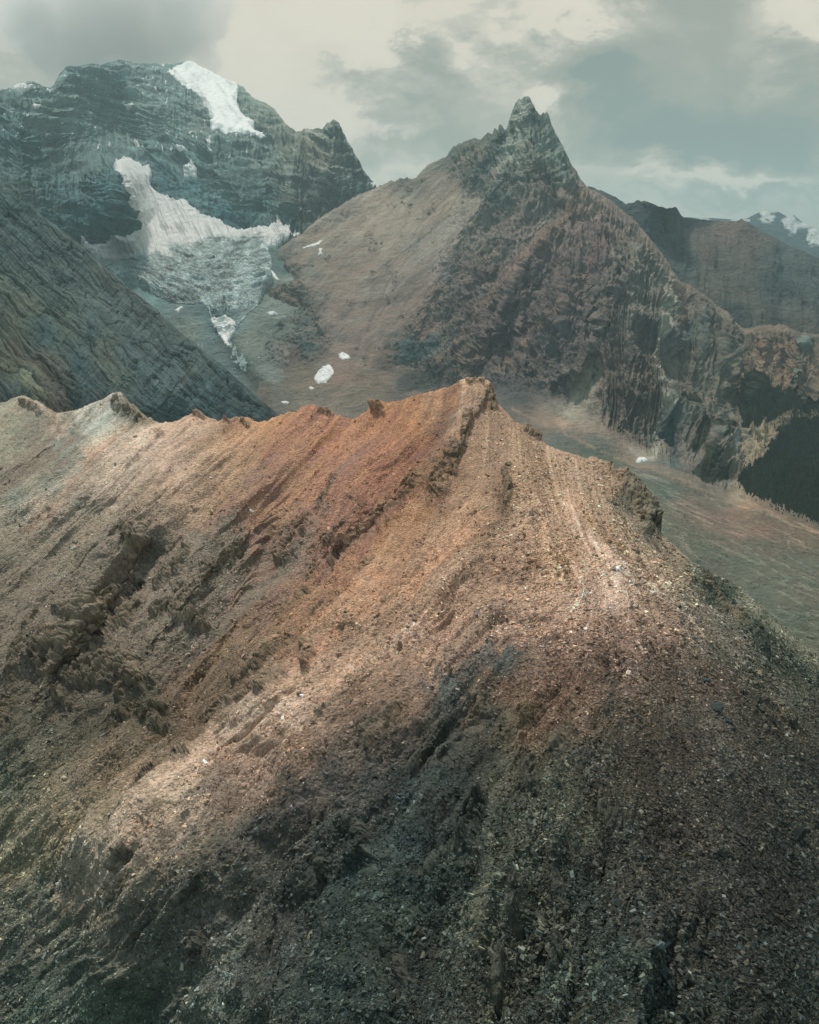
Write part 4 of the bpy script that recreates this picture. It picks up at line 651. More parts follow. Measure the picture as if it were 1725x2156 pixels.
COLN = [(20, 875, (116, 112, 92)), (100, 880, (140, 124, 104)), (200, 870, (152, 148, 130)), (232, 832, (158, 150, 134)), (180, 900, (152, 146, 126)), (270, 850, (104, 98, 80)), (290, 872, (116, 106, 84)), (130, 905, (92, 96, 82)), (90, 935, (84, 90, 76)), (50, 975, (80, 88, 74)), (20, 1000, (76, 84, 70)), (20, 940, (122, 114, 94)), (0, 1020, (90, 96, 80)), (60, 1010, (110, 106, 88)),  # rock colours with outcrop shading and the foreground's vignette darkness baked in
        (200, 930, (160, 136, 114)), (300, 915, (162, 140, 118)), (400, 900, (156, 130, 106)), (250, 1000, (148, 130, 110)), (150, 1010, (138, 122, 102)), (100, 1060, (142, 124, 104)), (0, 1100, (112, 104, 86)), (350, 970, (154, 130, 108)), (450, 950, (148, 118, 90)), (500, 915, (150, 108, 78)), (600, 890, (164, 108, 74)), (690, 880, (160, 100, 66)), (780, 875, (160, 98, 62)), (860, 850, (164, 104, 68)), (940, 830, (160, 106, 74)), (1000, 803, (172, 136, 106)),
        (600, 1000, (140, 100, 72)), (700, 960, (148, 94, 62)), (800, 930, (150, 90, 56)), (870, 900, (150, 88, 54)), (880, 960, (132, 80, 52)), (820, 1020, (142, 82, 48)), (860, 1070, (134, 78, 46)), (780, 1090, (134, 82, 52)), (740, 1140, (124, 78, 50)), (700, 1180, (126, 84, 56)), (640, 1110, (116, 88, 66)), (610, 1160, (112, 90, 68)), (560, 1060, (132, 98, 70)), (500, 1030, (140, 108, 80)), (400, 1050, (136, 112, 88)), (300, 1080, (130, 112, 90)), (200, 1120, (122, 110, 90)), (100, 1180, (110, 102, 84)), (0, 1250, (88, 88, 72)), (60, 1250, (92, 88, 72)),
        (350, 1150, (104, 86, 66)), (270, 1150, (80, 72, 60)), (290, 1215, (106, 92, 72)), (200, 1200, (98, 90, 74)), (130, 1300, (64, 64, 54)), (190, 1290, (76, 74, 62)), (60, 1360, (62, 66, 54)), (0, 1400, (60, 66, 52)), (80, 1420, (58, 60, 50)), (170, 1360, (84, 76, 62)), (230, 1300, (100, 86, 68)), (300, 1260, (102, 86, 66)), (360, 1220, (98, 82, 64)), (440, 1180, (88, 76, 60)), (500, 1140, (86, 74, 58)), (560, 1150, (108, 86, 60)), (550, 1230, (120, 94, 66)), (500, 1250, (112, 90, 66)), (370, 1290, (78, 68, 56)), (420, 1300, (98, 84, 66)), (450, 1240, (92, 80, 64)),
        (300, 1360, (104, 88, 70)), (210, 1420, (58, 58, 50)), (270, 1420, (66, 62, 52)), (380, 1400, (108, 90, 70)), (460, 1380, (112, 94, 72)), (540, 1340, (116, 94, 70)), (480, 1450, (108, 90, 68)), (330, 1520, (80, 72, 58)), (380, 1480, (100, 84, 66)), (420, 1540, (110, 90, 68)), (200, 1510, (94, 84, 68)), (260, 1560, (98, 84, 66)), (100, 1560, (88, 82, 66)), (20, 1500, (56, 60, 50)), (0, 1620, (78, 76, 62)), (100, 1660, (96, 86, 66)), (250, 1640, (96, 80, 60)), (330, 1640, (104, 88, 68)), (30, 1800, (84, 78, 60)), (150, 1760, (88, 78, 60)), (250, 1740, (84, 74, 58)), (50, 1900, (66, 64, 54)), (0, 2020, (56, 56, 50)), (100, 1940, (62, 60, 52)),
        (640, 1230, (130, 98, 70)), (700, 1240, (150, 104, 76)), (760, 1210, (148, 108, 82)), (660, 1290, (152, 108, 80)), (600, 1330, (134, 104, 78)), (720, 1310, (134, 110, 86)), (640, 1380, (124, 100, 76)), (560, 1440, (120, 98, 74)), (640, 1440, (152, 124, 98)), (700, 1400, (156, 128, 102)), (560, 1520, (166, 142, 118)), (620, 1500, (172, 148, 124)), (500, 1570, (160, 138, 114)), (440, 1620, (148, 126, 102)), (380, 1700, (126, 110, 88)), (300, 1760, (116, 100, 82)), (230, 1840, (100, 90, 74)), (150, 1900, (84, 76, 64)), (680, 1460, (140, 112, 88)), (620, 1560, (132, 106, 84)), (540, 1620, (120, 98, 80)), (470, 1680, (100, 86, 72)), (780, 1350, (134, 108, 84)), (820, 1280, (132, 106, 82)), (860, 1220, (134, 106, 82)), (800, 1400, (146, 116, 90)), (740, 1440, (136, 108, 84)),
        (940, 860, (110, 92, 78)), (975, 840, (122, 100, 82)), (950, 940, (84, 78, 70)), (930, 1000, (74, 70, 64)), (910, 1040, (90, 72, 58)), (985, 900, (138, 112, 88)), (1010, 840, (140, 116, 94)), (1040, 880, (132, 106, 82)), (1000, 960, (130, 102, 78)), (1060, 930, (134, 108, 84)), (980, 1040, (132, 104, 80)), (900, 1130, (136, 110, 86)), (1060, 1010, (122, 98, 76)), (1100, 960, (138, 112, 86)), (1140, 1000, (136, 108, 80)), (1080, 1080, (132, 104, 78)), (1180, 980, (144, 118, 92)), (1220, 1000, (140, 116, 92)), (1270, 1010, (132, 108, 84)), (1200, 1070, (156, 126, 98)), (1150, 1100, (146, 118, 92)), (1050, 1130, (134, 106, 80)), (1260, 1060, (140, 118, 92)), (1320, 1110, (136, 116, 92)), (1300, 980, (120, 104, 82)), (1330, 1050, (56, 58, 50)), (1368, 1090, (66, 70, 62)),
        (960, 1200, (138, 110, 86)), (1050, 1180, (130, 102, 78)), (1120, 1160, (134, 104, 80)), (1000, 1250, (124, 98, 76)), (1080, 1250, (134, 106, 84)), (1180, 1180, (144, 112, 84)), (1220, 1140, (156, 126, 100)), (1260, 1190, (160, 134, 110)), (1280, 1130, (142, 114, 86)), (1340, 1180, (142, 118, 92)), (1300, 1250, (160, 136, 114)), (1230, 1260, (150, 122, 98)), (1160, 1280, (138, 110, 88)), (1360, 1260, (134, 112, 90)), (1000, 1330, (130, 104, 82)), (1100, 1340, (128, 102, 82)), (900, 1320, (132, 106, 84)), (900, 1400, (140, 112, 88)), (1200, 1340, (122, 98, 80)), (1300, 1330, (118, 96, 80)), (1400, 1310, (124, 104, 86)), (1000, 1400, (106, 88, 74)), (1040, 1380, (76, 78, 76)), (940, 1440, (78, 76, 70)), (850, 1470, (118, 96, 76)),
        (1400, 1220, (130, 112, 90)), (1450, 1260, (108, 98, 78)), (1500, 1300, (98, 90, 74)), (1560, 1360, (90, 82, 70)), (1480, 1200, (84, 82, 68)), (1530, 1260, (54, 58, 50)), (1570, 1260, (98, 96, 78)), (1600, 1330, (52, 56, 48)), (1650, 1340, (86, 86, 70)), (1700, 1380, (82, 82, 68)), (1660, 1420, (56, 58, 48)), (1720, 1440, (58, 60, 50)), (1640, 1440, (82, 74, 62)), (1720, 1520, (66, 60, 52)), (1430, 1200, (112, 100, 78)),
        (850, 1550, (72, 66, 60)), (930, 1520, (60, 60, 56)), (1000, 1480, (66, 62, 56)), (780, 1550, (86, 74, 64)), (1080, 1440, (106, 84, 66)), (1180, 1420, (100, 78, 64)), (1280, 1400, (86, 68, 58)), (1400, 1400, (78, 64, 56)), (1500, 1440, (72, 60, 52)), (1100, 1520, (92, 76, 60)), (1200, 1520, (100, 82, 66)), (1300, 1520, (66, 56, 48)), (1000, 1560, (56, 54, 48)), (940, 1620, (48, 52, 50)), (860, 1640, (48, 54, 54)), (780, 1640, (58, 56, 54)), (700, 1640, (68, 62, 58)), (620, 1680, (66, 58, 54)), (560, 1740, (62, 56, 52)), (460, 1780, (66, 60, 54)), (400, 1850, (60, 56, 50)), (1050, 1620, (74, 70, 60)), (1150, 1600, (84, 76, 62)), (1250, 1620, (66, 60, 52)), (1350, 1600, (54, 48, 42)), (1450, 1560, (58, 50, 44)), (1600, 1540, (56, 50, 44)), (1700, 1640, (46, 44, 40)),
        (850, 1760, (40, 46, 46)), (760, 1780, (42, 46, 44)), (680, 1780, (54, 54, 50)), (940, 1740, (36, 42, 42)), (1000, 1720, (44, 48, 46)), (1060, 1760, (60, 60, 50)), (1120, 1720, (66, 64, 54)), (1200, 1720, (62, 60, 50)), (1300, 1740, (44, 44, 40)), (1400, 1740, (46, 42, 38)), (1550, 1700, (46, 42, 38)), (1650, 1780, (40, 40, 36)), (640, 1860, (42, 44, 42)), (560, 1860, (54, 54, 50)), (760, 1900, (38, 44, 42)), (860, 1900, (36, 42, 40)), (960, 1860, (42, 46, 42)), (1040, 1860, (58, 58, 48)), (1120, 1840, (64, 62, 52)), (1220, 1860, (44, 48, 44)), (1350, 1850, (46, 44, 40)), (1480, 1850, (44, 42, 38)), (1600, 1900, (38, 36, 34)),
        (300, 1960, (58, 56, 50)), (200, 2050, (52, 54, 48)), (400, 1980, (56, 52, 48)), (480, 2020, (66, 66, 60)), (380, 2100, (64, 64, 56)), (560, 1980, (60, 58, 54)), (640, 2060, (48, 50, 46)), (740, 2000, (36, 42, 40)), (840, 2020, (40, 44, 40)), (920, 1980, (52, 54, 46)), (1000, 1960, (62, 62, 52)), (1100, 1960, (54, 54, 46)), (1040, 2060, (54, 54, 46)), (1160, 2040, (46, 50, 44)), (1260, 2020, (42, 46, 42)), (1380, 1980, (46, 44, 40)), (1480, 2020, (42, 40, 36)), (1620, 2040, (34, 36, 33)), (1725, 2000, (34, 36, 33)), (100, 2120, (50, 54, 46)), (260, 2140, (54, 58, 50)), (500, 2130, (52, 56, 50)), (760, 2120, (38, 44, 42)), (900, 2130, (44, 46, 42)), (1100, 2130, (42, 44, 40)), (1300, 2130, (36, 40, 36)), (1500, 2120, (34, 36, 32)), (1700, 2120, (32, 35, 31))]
ROCKM = None
def outmask(U, V, S_):
    q = np.stack([U, V], -1); m = np.zeros(U.shape, np.float32); hgt = np.zeros(U.shape, np.float32)
    wx = fbm(q / 26, 5, .62, 201); wy = fbm(q / 26, 5, .62, 202)
    for pts, wd, h in OUT:
        a = np.asarray(pts); x0, y0, x1, y1 = a[:, 0].min() - 3 * wd - 20, a[:, 1].min() - 3 * wd - 20, a[:, 0].max() + 3 * wd + 20, a[:, 1].max() + 3 * wd + 20
        sel = (U > x0) & (U < x1) & (V > y0) & (V < y1)
        if not sel.any(): continue
        d, _ = seg(U[sel] + wx[sel] * wd * 1.3, V[sel] + wy[sel] * wd * 1.3, pts)
        mm = sst(-d / wd, -1.35, -.65); m[sel] = np.maximum(m[sel], mm); hgt[sel] = np.maximum(hgt[sel], mm * h * (1.1 - .6 * np.clip(d / wd, 0, 1) ** 2))
    return m, hgt
FALL = np.array([-.62, -.45, -.64])
def near_relief(s, U, V, B, N):
    global ROCKM
    q = np.stack([U, V], -1); S_ = flow(U, V); s.S_ = S_
    edge = np.clip((V - s.cf(U)) / 30, .25, 1); left = sst(-U + .55 * V, -560, -250)          # basin side: gullied scree
    wv = fbm(q / 120, 3, seed=203)
    gull = afbm(np.stack([S_ * 1.3 + .25 * wv, V / 420], -1), 5, .55, 204) * 3.4
    gull2 = afbm(np.stack([S_ * 5 + .5 * wv, V / 260], -1), 4, .6, 205) * .9
    r = (1.3 * gull * edge + 1.5 * gull2) * (.1 + .9 * left)
    r = r + fbm(B / 13, 5, .5, 206) * .8 * edge + fbm(B / 2.6, 5, .62, 207) * .24 + fbm(B / .9, 3, .6, 208) * .08
    m, h = outmask(U, V, S_); ROCKM = m; s.rock = m
    # scattered smaller ledges come through the scree in bands
    led = sst(fbm(np.stack([S_ * 2.2, V / 60], -1), 5, .62, 209) + .25 * left - .1 * sst(V, 1500, 1700), .30, .46) * (1 - m)
    led = led * (sst(U * 0 + V, 980, 1080) * 1.0)
    s.led = led
    idx = (m > .01) | (led > .01)
    blk = np.zeros(U.shape, np.float32); Bi = B[idx]
    al = np.stack([Bi @ np.array([.45, .8, -.4]) * .55, Bi @ np.array([.9, -.4, .1]) * 1.5, Bi @ np.array([.2, .3, .9]) * 1.0], -1).astype(np.float32)
    al = al + .5 * np.stack([fbm(Bi / 3, 3, seed=210 + k) for k in range(3)], -1)
    f1, ed, cr_ = worley(al * .30, 213); f2, ed2, cr2 = worley(al * .8, 217)
    blk[idx] = (cr_ - .35) * 1.7 + (cr2 - .5) * .7 - .4 * np.exp(-(ed / .1) ** 2) + fbm(Bi / 1.6, 4, .6, 221, True) * .3
    r = r + .42 * h * (.75 + .45 * blk) + m * blk * .45 * np.clip(V / 1500, .6, 1.0) + led * (.12 + .5 * blk * np.clip(1900 / V - .55, .3, 1))
    return N * nz(r)
STRN = [([(930, 980), (850, 1080), (740, 1190)], 60, (164, 106, 68), .4), ([(1010, 1090), (890, 1195), (770, 1290), (640, 1400)], 20, (176, 122, 90), .45), ([(760, 900), (640, 1010), (560, 1080)], 50, (160, 108, 72), .3), ([(1060, 1230), (1150, 1150), (1230, 1120)], 6, (168, 140, 112), .35), ([(1195, 1065), (1215, 1110), (1270, 1170), (1310, 1205), (1290, 1260)], 11, (172, 150, 128), .6), ([(1310, 1205), (1400, 1260), (1480, 1330)], 7, (168, 148, 124), .6), ([(1230, 1110), (1290, 1140), (1330, 1190)], 8, (134, 96, 62), .45), ([(700, 1195), (800, 1140), (900, 1070)], 14, (140, 100, 72), .35), ([(820, 1200), (720, 1290), (640, 1340), (600, 1390)], 9, (168, 108, 78), .5),
        ([(870, 1330), (700, 1430), (560, 1530), (460, 1620), (380, 1690)], 20, (178, 150, 124), .32), ([(700, 1430), (600, 1490), (500, 1570)], 40, (160, 134, 110), .35), ([(1290, 1250), (1120, 1310), (930, 1350), (780, 1420)], 34, (168, 138, 114), .4), ([(1180, 1080), (1080, 1170), (960, 1260), (840, 1330)], 26, (158, 126, 100), .35), ([(1240, 1300), (1100, 1340), (980, 1390)], 16, (118, 90, 72), .35), ([(560, 1080), (545, 1160), (520, 1280), (440, 1400), (380, 1500)], 20, (116, 92, 62), .4), ([(345, 925), (280, 975), (230, 1040), (150, 1110)], 5, (96, 80, 66), .75), ([(250, 905), (180, 985), (110, 1060), (50, 1110)], 9, (126, 100, 80), .5), ([(500, 960), (400, 1050), (360, 1090)], 7, (98, 80, 62), .45), ([(620, 930), (560, 990), (480, 1050)], 8, (120, 78, 52), .4),
        ([(640, 880), (560, 960)], 10, (170, 104, 66), .5), ([(860, 860), (740, 960), (640, 1040)], 14, (150, 98, 62), .4), ([(880, 960), (860, 1040), (780, 1130), (700, 1190)], 22, (140, 92, 58), .45), ([(1480, 1205), (1600, 1320), (1725, 1440)], 7, (50, 54, 46), .7), ([(1560, 1250), (1640, 1330), (1725, 1400)], 6, (112, 108, 84), .5),
        ([(100, 905), (60, 950), (0, 990)], 9, (70, 78, 66), .6), ([(240, 860), (215, 880), (190, 905)], 16, (152, 156, 138), .6), ([(0, 890), (60, 860)], 10, (128, 112, 92), .4), ([(1030, 1370), (960, 1420), (900, 1470)], 16, (70, 74, 72), .55), ([(430, 1580), (330, 1560), (240, 1560)], 10, (110, 90, 64), .4), ([(250, 1590), (200, 1680), (120, 1780)], 14, (104, 84, 58), .4), ([(1440, 1330), (1560, 1430), (1700, 1560)], 6, (104, 92, 78), .4),
        ([(1275, 1420), (1290, 1460), (1285, 1520)], 7, (52, 54, 50), .5), ([(1130, 2000), (1160, 1980), (1230, 2040), (1260, 2040)], 7, (72, 78, 62), .5), ([(1060, 1480), (1040, 1620), (1030, 1800), (1010, 2000)], 18, (82, 82, 66), .35), ([(480, 1940), (400, 2100)], 24, (88, 90, 76), .3)]
def near_color(s, U, V, B, N2):
    q = np.stack([U, V], -1); S_ = s.S_
    wf = afbm(np.stack([S_ * 3.0, V / 300], -1), 5, .62, 231); w1 = fbm(q / 34, 5, .6, 232); w2 = fbm(q / 34, 5, .6, 233); w3 = fbm(q / 9, 4, .65, 234)
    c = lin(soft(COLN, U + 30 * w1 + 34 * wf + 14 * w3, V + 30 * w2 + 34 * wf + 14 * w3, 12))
    c = paint(c, U + 14 * wf, V + 14 * wf, STRN, 240, 16)
    fine = afbm(np.stack([S_ * 11, V / 150], -1), 4, .65, 235)
    c = c * nz(1 + .48 * wf + .34 * fine + .30 * fbm(B / 3.2, 6, .65, 236))
    # iron staining and bleached gravel in soft spots
    hue = fbm(B / 7, 5, .6, 237)
    c = c * (1 + nz(hue) * np.array([.09, .0, -.08]))
    fl_ = (lin((84, 78, 64)) + (lin((104, 94, 78)) - lin((84, 78, 64))) * nz(sst(-U, -900, -700))) * nz(1 - sst(V + .25 * U + 60 * w1, 1350, 1800)); c = np.maximum(c, fl_)
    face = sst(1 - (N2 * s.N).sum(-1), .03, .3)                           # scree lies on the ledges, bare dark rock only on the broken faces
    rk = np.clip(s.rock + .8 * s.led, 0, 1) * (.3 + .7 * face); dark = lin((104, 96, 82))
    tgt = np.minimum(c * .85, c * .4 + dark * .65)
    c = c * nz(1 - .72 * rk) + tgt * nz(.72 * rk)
    c = c * nz(1 + rk * .3 * fbm(B / .8, 4, .65, 238))
    mx, mn = c.max(-1), c.min(-1); sat = (mx - mn) / (mx + 1e-5); lum = c @ np.array([.3, .6, .1]); ks = sst(sat, .5, .85)
    c = c.copy(); c[..., 1] += (.05 + .19 * ks) * np.maximum(c[..., 0] - c[..., 1], 0); c[..., 2] += (.2 + .12 * ks) * np.maximum(c[..., 1] - c[..., 2], 0)
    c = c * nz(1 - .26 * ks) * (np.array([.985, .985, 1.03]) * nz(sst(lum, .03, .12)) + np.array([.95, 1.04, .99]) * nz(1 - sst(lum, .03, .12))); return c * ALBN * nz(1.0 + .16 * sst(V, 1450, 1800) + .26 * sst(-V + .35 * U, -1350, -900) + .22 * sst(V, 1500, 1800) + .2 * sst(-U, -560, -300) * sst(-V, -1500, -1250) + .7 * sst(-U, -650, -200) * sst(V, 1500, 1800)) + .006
ALBN = 1.62
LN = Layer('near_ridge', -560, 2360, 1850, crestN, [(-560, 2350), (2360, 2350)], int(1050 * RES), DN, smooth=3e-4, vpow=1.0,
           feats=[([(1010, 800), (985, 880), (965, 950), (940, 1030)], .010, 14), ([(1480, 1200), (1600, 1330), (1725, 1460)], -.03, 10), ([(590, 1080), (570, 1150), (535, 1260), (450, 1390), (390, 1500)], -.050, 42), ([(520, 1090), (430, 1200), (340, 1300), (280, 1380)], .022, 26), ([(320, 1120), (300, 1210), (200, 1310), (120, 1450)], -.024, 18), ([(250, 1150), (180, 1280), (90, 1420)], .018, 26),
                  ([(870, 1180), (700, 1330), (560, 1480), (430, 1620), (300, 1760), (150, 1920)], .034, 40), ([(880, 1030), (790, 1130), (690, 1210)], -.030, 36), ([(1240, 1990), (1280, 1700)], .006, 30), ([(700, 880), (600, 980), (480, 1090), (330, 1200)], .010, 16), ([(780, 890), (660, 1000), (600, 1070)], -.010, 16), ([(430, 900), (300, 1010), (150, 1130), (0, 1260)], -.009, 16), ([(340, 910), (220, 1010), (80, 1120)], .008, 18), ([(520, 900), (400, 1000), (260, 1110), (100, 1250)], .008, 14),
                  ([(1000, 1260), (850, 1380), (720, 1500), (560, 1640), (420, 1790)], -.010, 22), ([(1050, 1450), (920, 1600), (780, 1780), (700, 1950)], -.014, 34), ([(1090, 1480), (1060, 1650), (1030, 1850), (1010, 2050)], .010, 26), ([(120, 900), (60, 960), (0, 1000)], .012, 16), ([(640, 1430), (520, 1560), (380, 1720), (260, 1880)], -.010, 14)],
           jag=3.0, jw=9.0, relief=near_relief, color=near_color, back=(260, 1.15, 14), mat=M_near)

# ------------------------------------------------------------------ loose stones
def ico():
    p = (1 + 5 ** .5) / 2
    v = np.array([(-1, p, 0), (1, p, 0), (-1, -p, 0), (1, -p, 0), (0, -1, p), (0, 1, p), (0, -1, -p), (0, 1, -p), (p, 0, -1), (p, 0, 1), (-p, 0, -1), (-p, 0, 1)], float) / 1.902
    f = np.array([(0, 11, 5), (0, 5, 1), (0, 1, 7), (0, 7, 10), (0, 10, 11), (1, 5, 9), (5, 11, 4), (11, 10, 2), (10, 7, 6), (7, 1, 8), (3, 9, 4), (3, 4, 2), (3, 2, 6), (3, 6, 8), (3, 8, 9), (4, 9, 5), (2, 4, 11), (6, 2, 10), (8, 6, 7), (9, 8, 1)])
    return v, f
def chip(seed):
    """angular fragment: a box with knocked-off corners"""
    r = np.random.default_rng(seed); v = np.array([(x, y, z) for x in (-1, 1) for y in (-1, 1) for z in (-1, 1)], float)
    v = v * np.array([1, r.uniform(.5, .9), r.uniform(.4, .8)]) * (1 + r.uniform(-.35, .2, (8, 1))) + r.uniform(-.18, .18, (8, 3))
    f = []
    for a, b, c, d in ((0, 1, 3, 2), (4, 6, 7, 5), (0, 4, 5, 1), (2, 3, 7, 6), (0, 2, 6, 4), (1, 5, 7, 3)): f += [(a, b, c), (a, c, d)]
    return v * .62, np.array(f)
CH = [chip(k) for k in range(12)]
def rot_for(n, nn, up_mix=1.0, rng=RNG):
    """random rotations that keep the short axis near the surface normal"""
    z = nn + rng.normal(0, .55, (n, 3)); z /= np.linalg.norm(z, axis=1, keepdims=True)
    a = rng.normal(0, 1, (n, 3)); x = np.cross(a, z); x /= np.linalg.norm(x, axis=1, keepdims=True); y = np.cross(z, x)
    return np.stack([x, y, z], -1)
NS = int(330000 * RES)
u = RNG.uniform(-150, 1860, NS * 2); t = RNG.uniform(0, 1, NS * 2) ** .85; v = LN.cf(u) + 2 + (2260 - LN.cf(u)) * t
q = np.stack([u, v], -1)
dens = .42 + .9 * sst(fbm(q / 60, 5, .6, 251), -.15, .35) + .6 * sst(u, 900, 1100) - .55 * sst(-np.abs(seg(u, v, [(560, 1080), (545, 1160), (500, 1280)])[0]), -45, -15)
dens *= 1 - .85 * sst(-seg(u, v, [(1195, 1065), (1215, 1110), (1270, 1170), (1310, 1205), (1290, 1260)])[0], -18, -8)
dens *= np.where((v < 1060) & (u < 620), .35, 1)
k = RNG.random(NS * 2) < np.clip(dens, .08, 1); u, v = u[k][:NS], v[k][:NS]; n = len(u)
pos = LN.at(LN.S, u, v); nrm = LN.at(LN.N2, u, v); nrm /= np.linalg.norm(nrm, axis=1, keepdims=True); D_n = pos @ np.array([0, CP, -SP])
base = LN.at(LN.col, u, v); rockm = LN.at(LN.rock[..., None], u, v)[:, 0]
size = .065 + .075 * RNG.pareto(3.4, n); size = np.minimum(size * (.85 + .4 * sst(u, 950, 1200) + .35 * sst(v, 1500, 1900)), .36) * np.clip(D_n / 95, .8, 1.35)
size *= np.exp(.6 * fbm(q[k][:NS] / 45, 4, .6, 253))
size[rockm > .5] *= .7
tone = np.exp(RNG.normal(.16, .5, n)); warm = RNG.normal(0, .07, n)
cs_ = base * .92 * tone[:, None] * (1 + warm[:, None] * np.array([1, 0, -1.2])); pale = RNG.random(n) < .045
cs_[pale] = cs_[pale] * 1.6 + .02
scl = size[:, None] * np.stack([RNG.uniform(1, 1.6, n), RNG.uniform(.7, 1, n), RNG.uniform(.6, 1.3, n)], -1)
stuff(scatter_mesh('scree_gravel', CH, pos + nrm * (size * .12)[:, None], scl, rot_for(n, nrm), cs_, M_stone))
print('stones', n, time.time() - T0, flush=True)

# ------------------------------------------------------------------ bedrock outcrops: packed tilted slabs standing out of the scree
def build_outcrop(pts, wd, h, seed):
    """one continuous piece of jointed bedrock: its edge dives under the scree, its beds dip together"""
    r = np.random.default_rng(seed); a = np.asarray(pts, float); st = float(np.clip(wd / 20, .55, 1.1)); m = wd * 1.5 + 3
    uu = np.arange(a[:, 0].min() - m, a[:, 0].max() + m, st); vv = np.arange(a[:, 1].min() - m, a[:, 1].max() + m, st); U, V = np.meshgrid(uu, vv)
    q = np.stack([U, V], -1); k = wd * .55
    d, _ = seg(U + k * fbm(q / (wd * 1.1), 4, .6, seed), V + k * fbm(q / (wd * 1.1), 4, .6, seed + 1), pts); d = d / wd
    d = d + 9 * (V < LN.cf(U) + 2)
    S = LN.at(LN.S, U, V); N = LN.at(LN.N, U, V); N /= np.linalg.norm(N, axis=-1, keepdims=True)
    p0 = LN.at(LN.S, a[:1, 0], a[:1, 1])[0]; p1 = LN.at(LN.S, a[-1:, 0], a[-1:, 1])[0]; ax = (p1 - p0) / (np.linalg.norm(p1 - p0) + 1e-6)
    n_ = N.reshape(-1, 3).mean(0); x = ax + .8 * n_ + r.normal(0, .25, 3); x /= np.linalg.norm(x); z = np.cross(x, n_ + r.normal(0, .3, 3)); z /= np.linalg.norm(z); y = np.cross(z, x)
    L = np.stack([S @ x / (h * 1.7), S @ y / (h * .75), S @ z / (h * .9)], -1); L = L + .35 * np.stack([fbm(S / h, 3, seed=seed + 5 + c) for c in range(3)], -1)
    _, e1, c1 = worley(L * .9, seed); _, e2, c2 = worley(L * 2.3, seed + 9); _, e3, c3 = worley(L * 5.5, seed + 19)
    blk = (c1 - .45) * .75 + (c2 - .5) * .38 + (c3 - .5) * .16 - .12 * np.exp(-(e1 / .07) ** 2) - .07 * np.exp(-(e2 / .08) ** 2) + .12 * fbm(S / (h * .3), 4, .6, seed + 29, True)
    prof = np.clip(1 - d * d, -1, 1)
    hh = .62 * h * (prof * .62 - .10 + blk * .62 * sst(-d, -1.05, -.35)) - h * .6 * sst(d, .92, 1.15)
    up = N * .95 + np.array([0, 0, .12]); S = S + up * hh[..., None]
    gu = np.gradient(S, axis=1); gv = np.gradient(S, axis=0); NN = np.cross(gv, gu); NN /= np.linalg.norm(NN, axis=-1, keepdims=True) + 1e-9; NN[(NN * N).sum(-1) < 0] *= -1
    base = LN.at(LN.col, U, V); flat = sst((NN * N).sum(-1), .55, .9); dk = nz(sst(V, 1500, 1700)); rock = (lin((124, 110, 91)) * 1.4) * (1 - dk) + (lin((84, 85, 76)) * 1.35) * dk
    col = base * .45 + rock * .42; col = col * nz(1 + .55 * (c2 - .5) + .5 * (c1 - .5) + .4 * fbm(S / (h * .25), 5, .65, seed + 31))
    col = col * nz(1 - .45 * np.exp(-(e1 / .05) ** 2)) * nz(1 - .55 * flat) + base * 1.0 * nz(.55 * flat)
    fm_ = d < 1.12; fm = fm_[:-1, :-1] & fm_[1:, :-1] & fm_[1:, 1:] & fm_[:-1, 1:]
    ob = grid_mesh('rock_outcrop', S, np.clip(col, .01, .9), fm, M_stone, smooth=False)
    org = np.zeros(3, np.float32); nV = len(ob.data.vertices); co = np.empty(nV * 3, np.float32); ob.data.vertices.foreach_get('co', co); co = co.reshape(-1, 3); org = co.mean(0); ob.data.vertices.foreach_set('co', (co - org).ravel()); ob.data.update(); ob.location = tuple(float(t_) for t_ in org); return ob
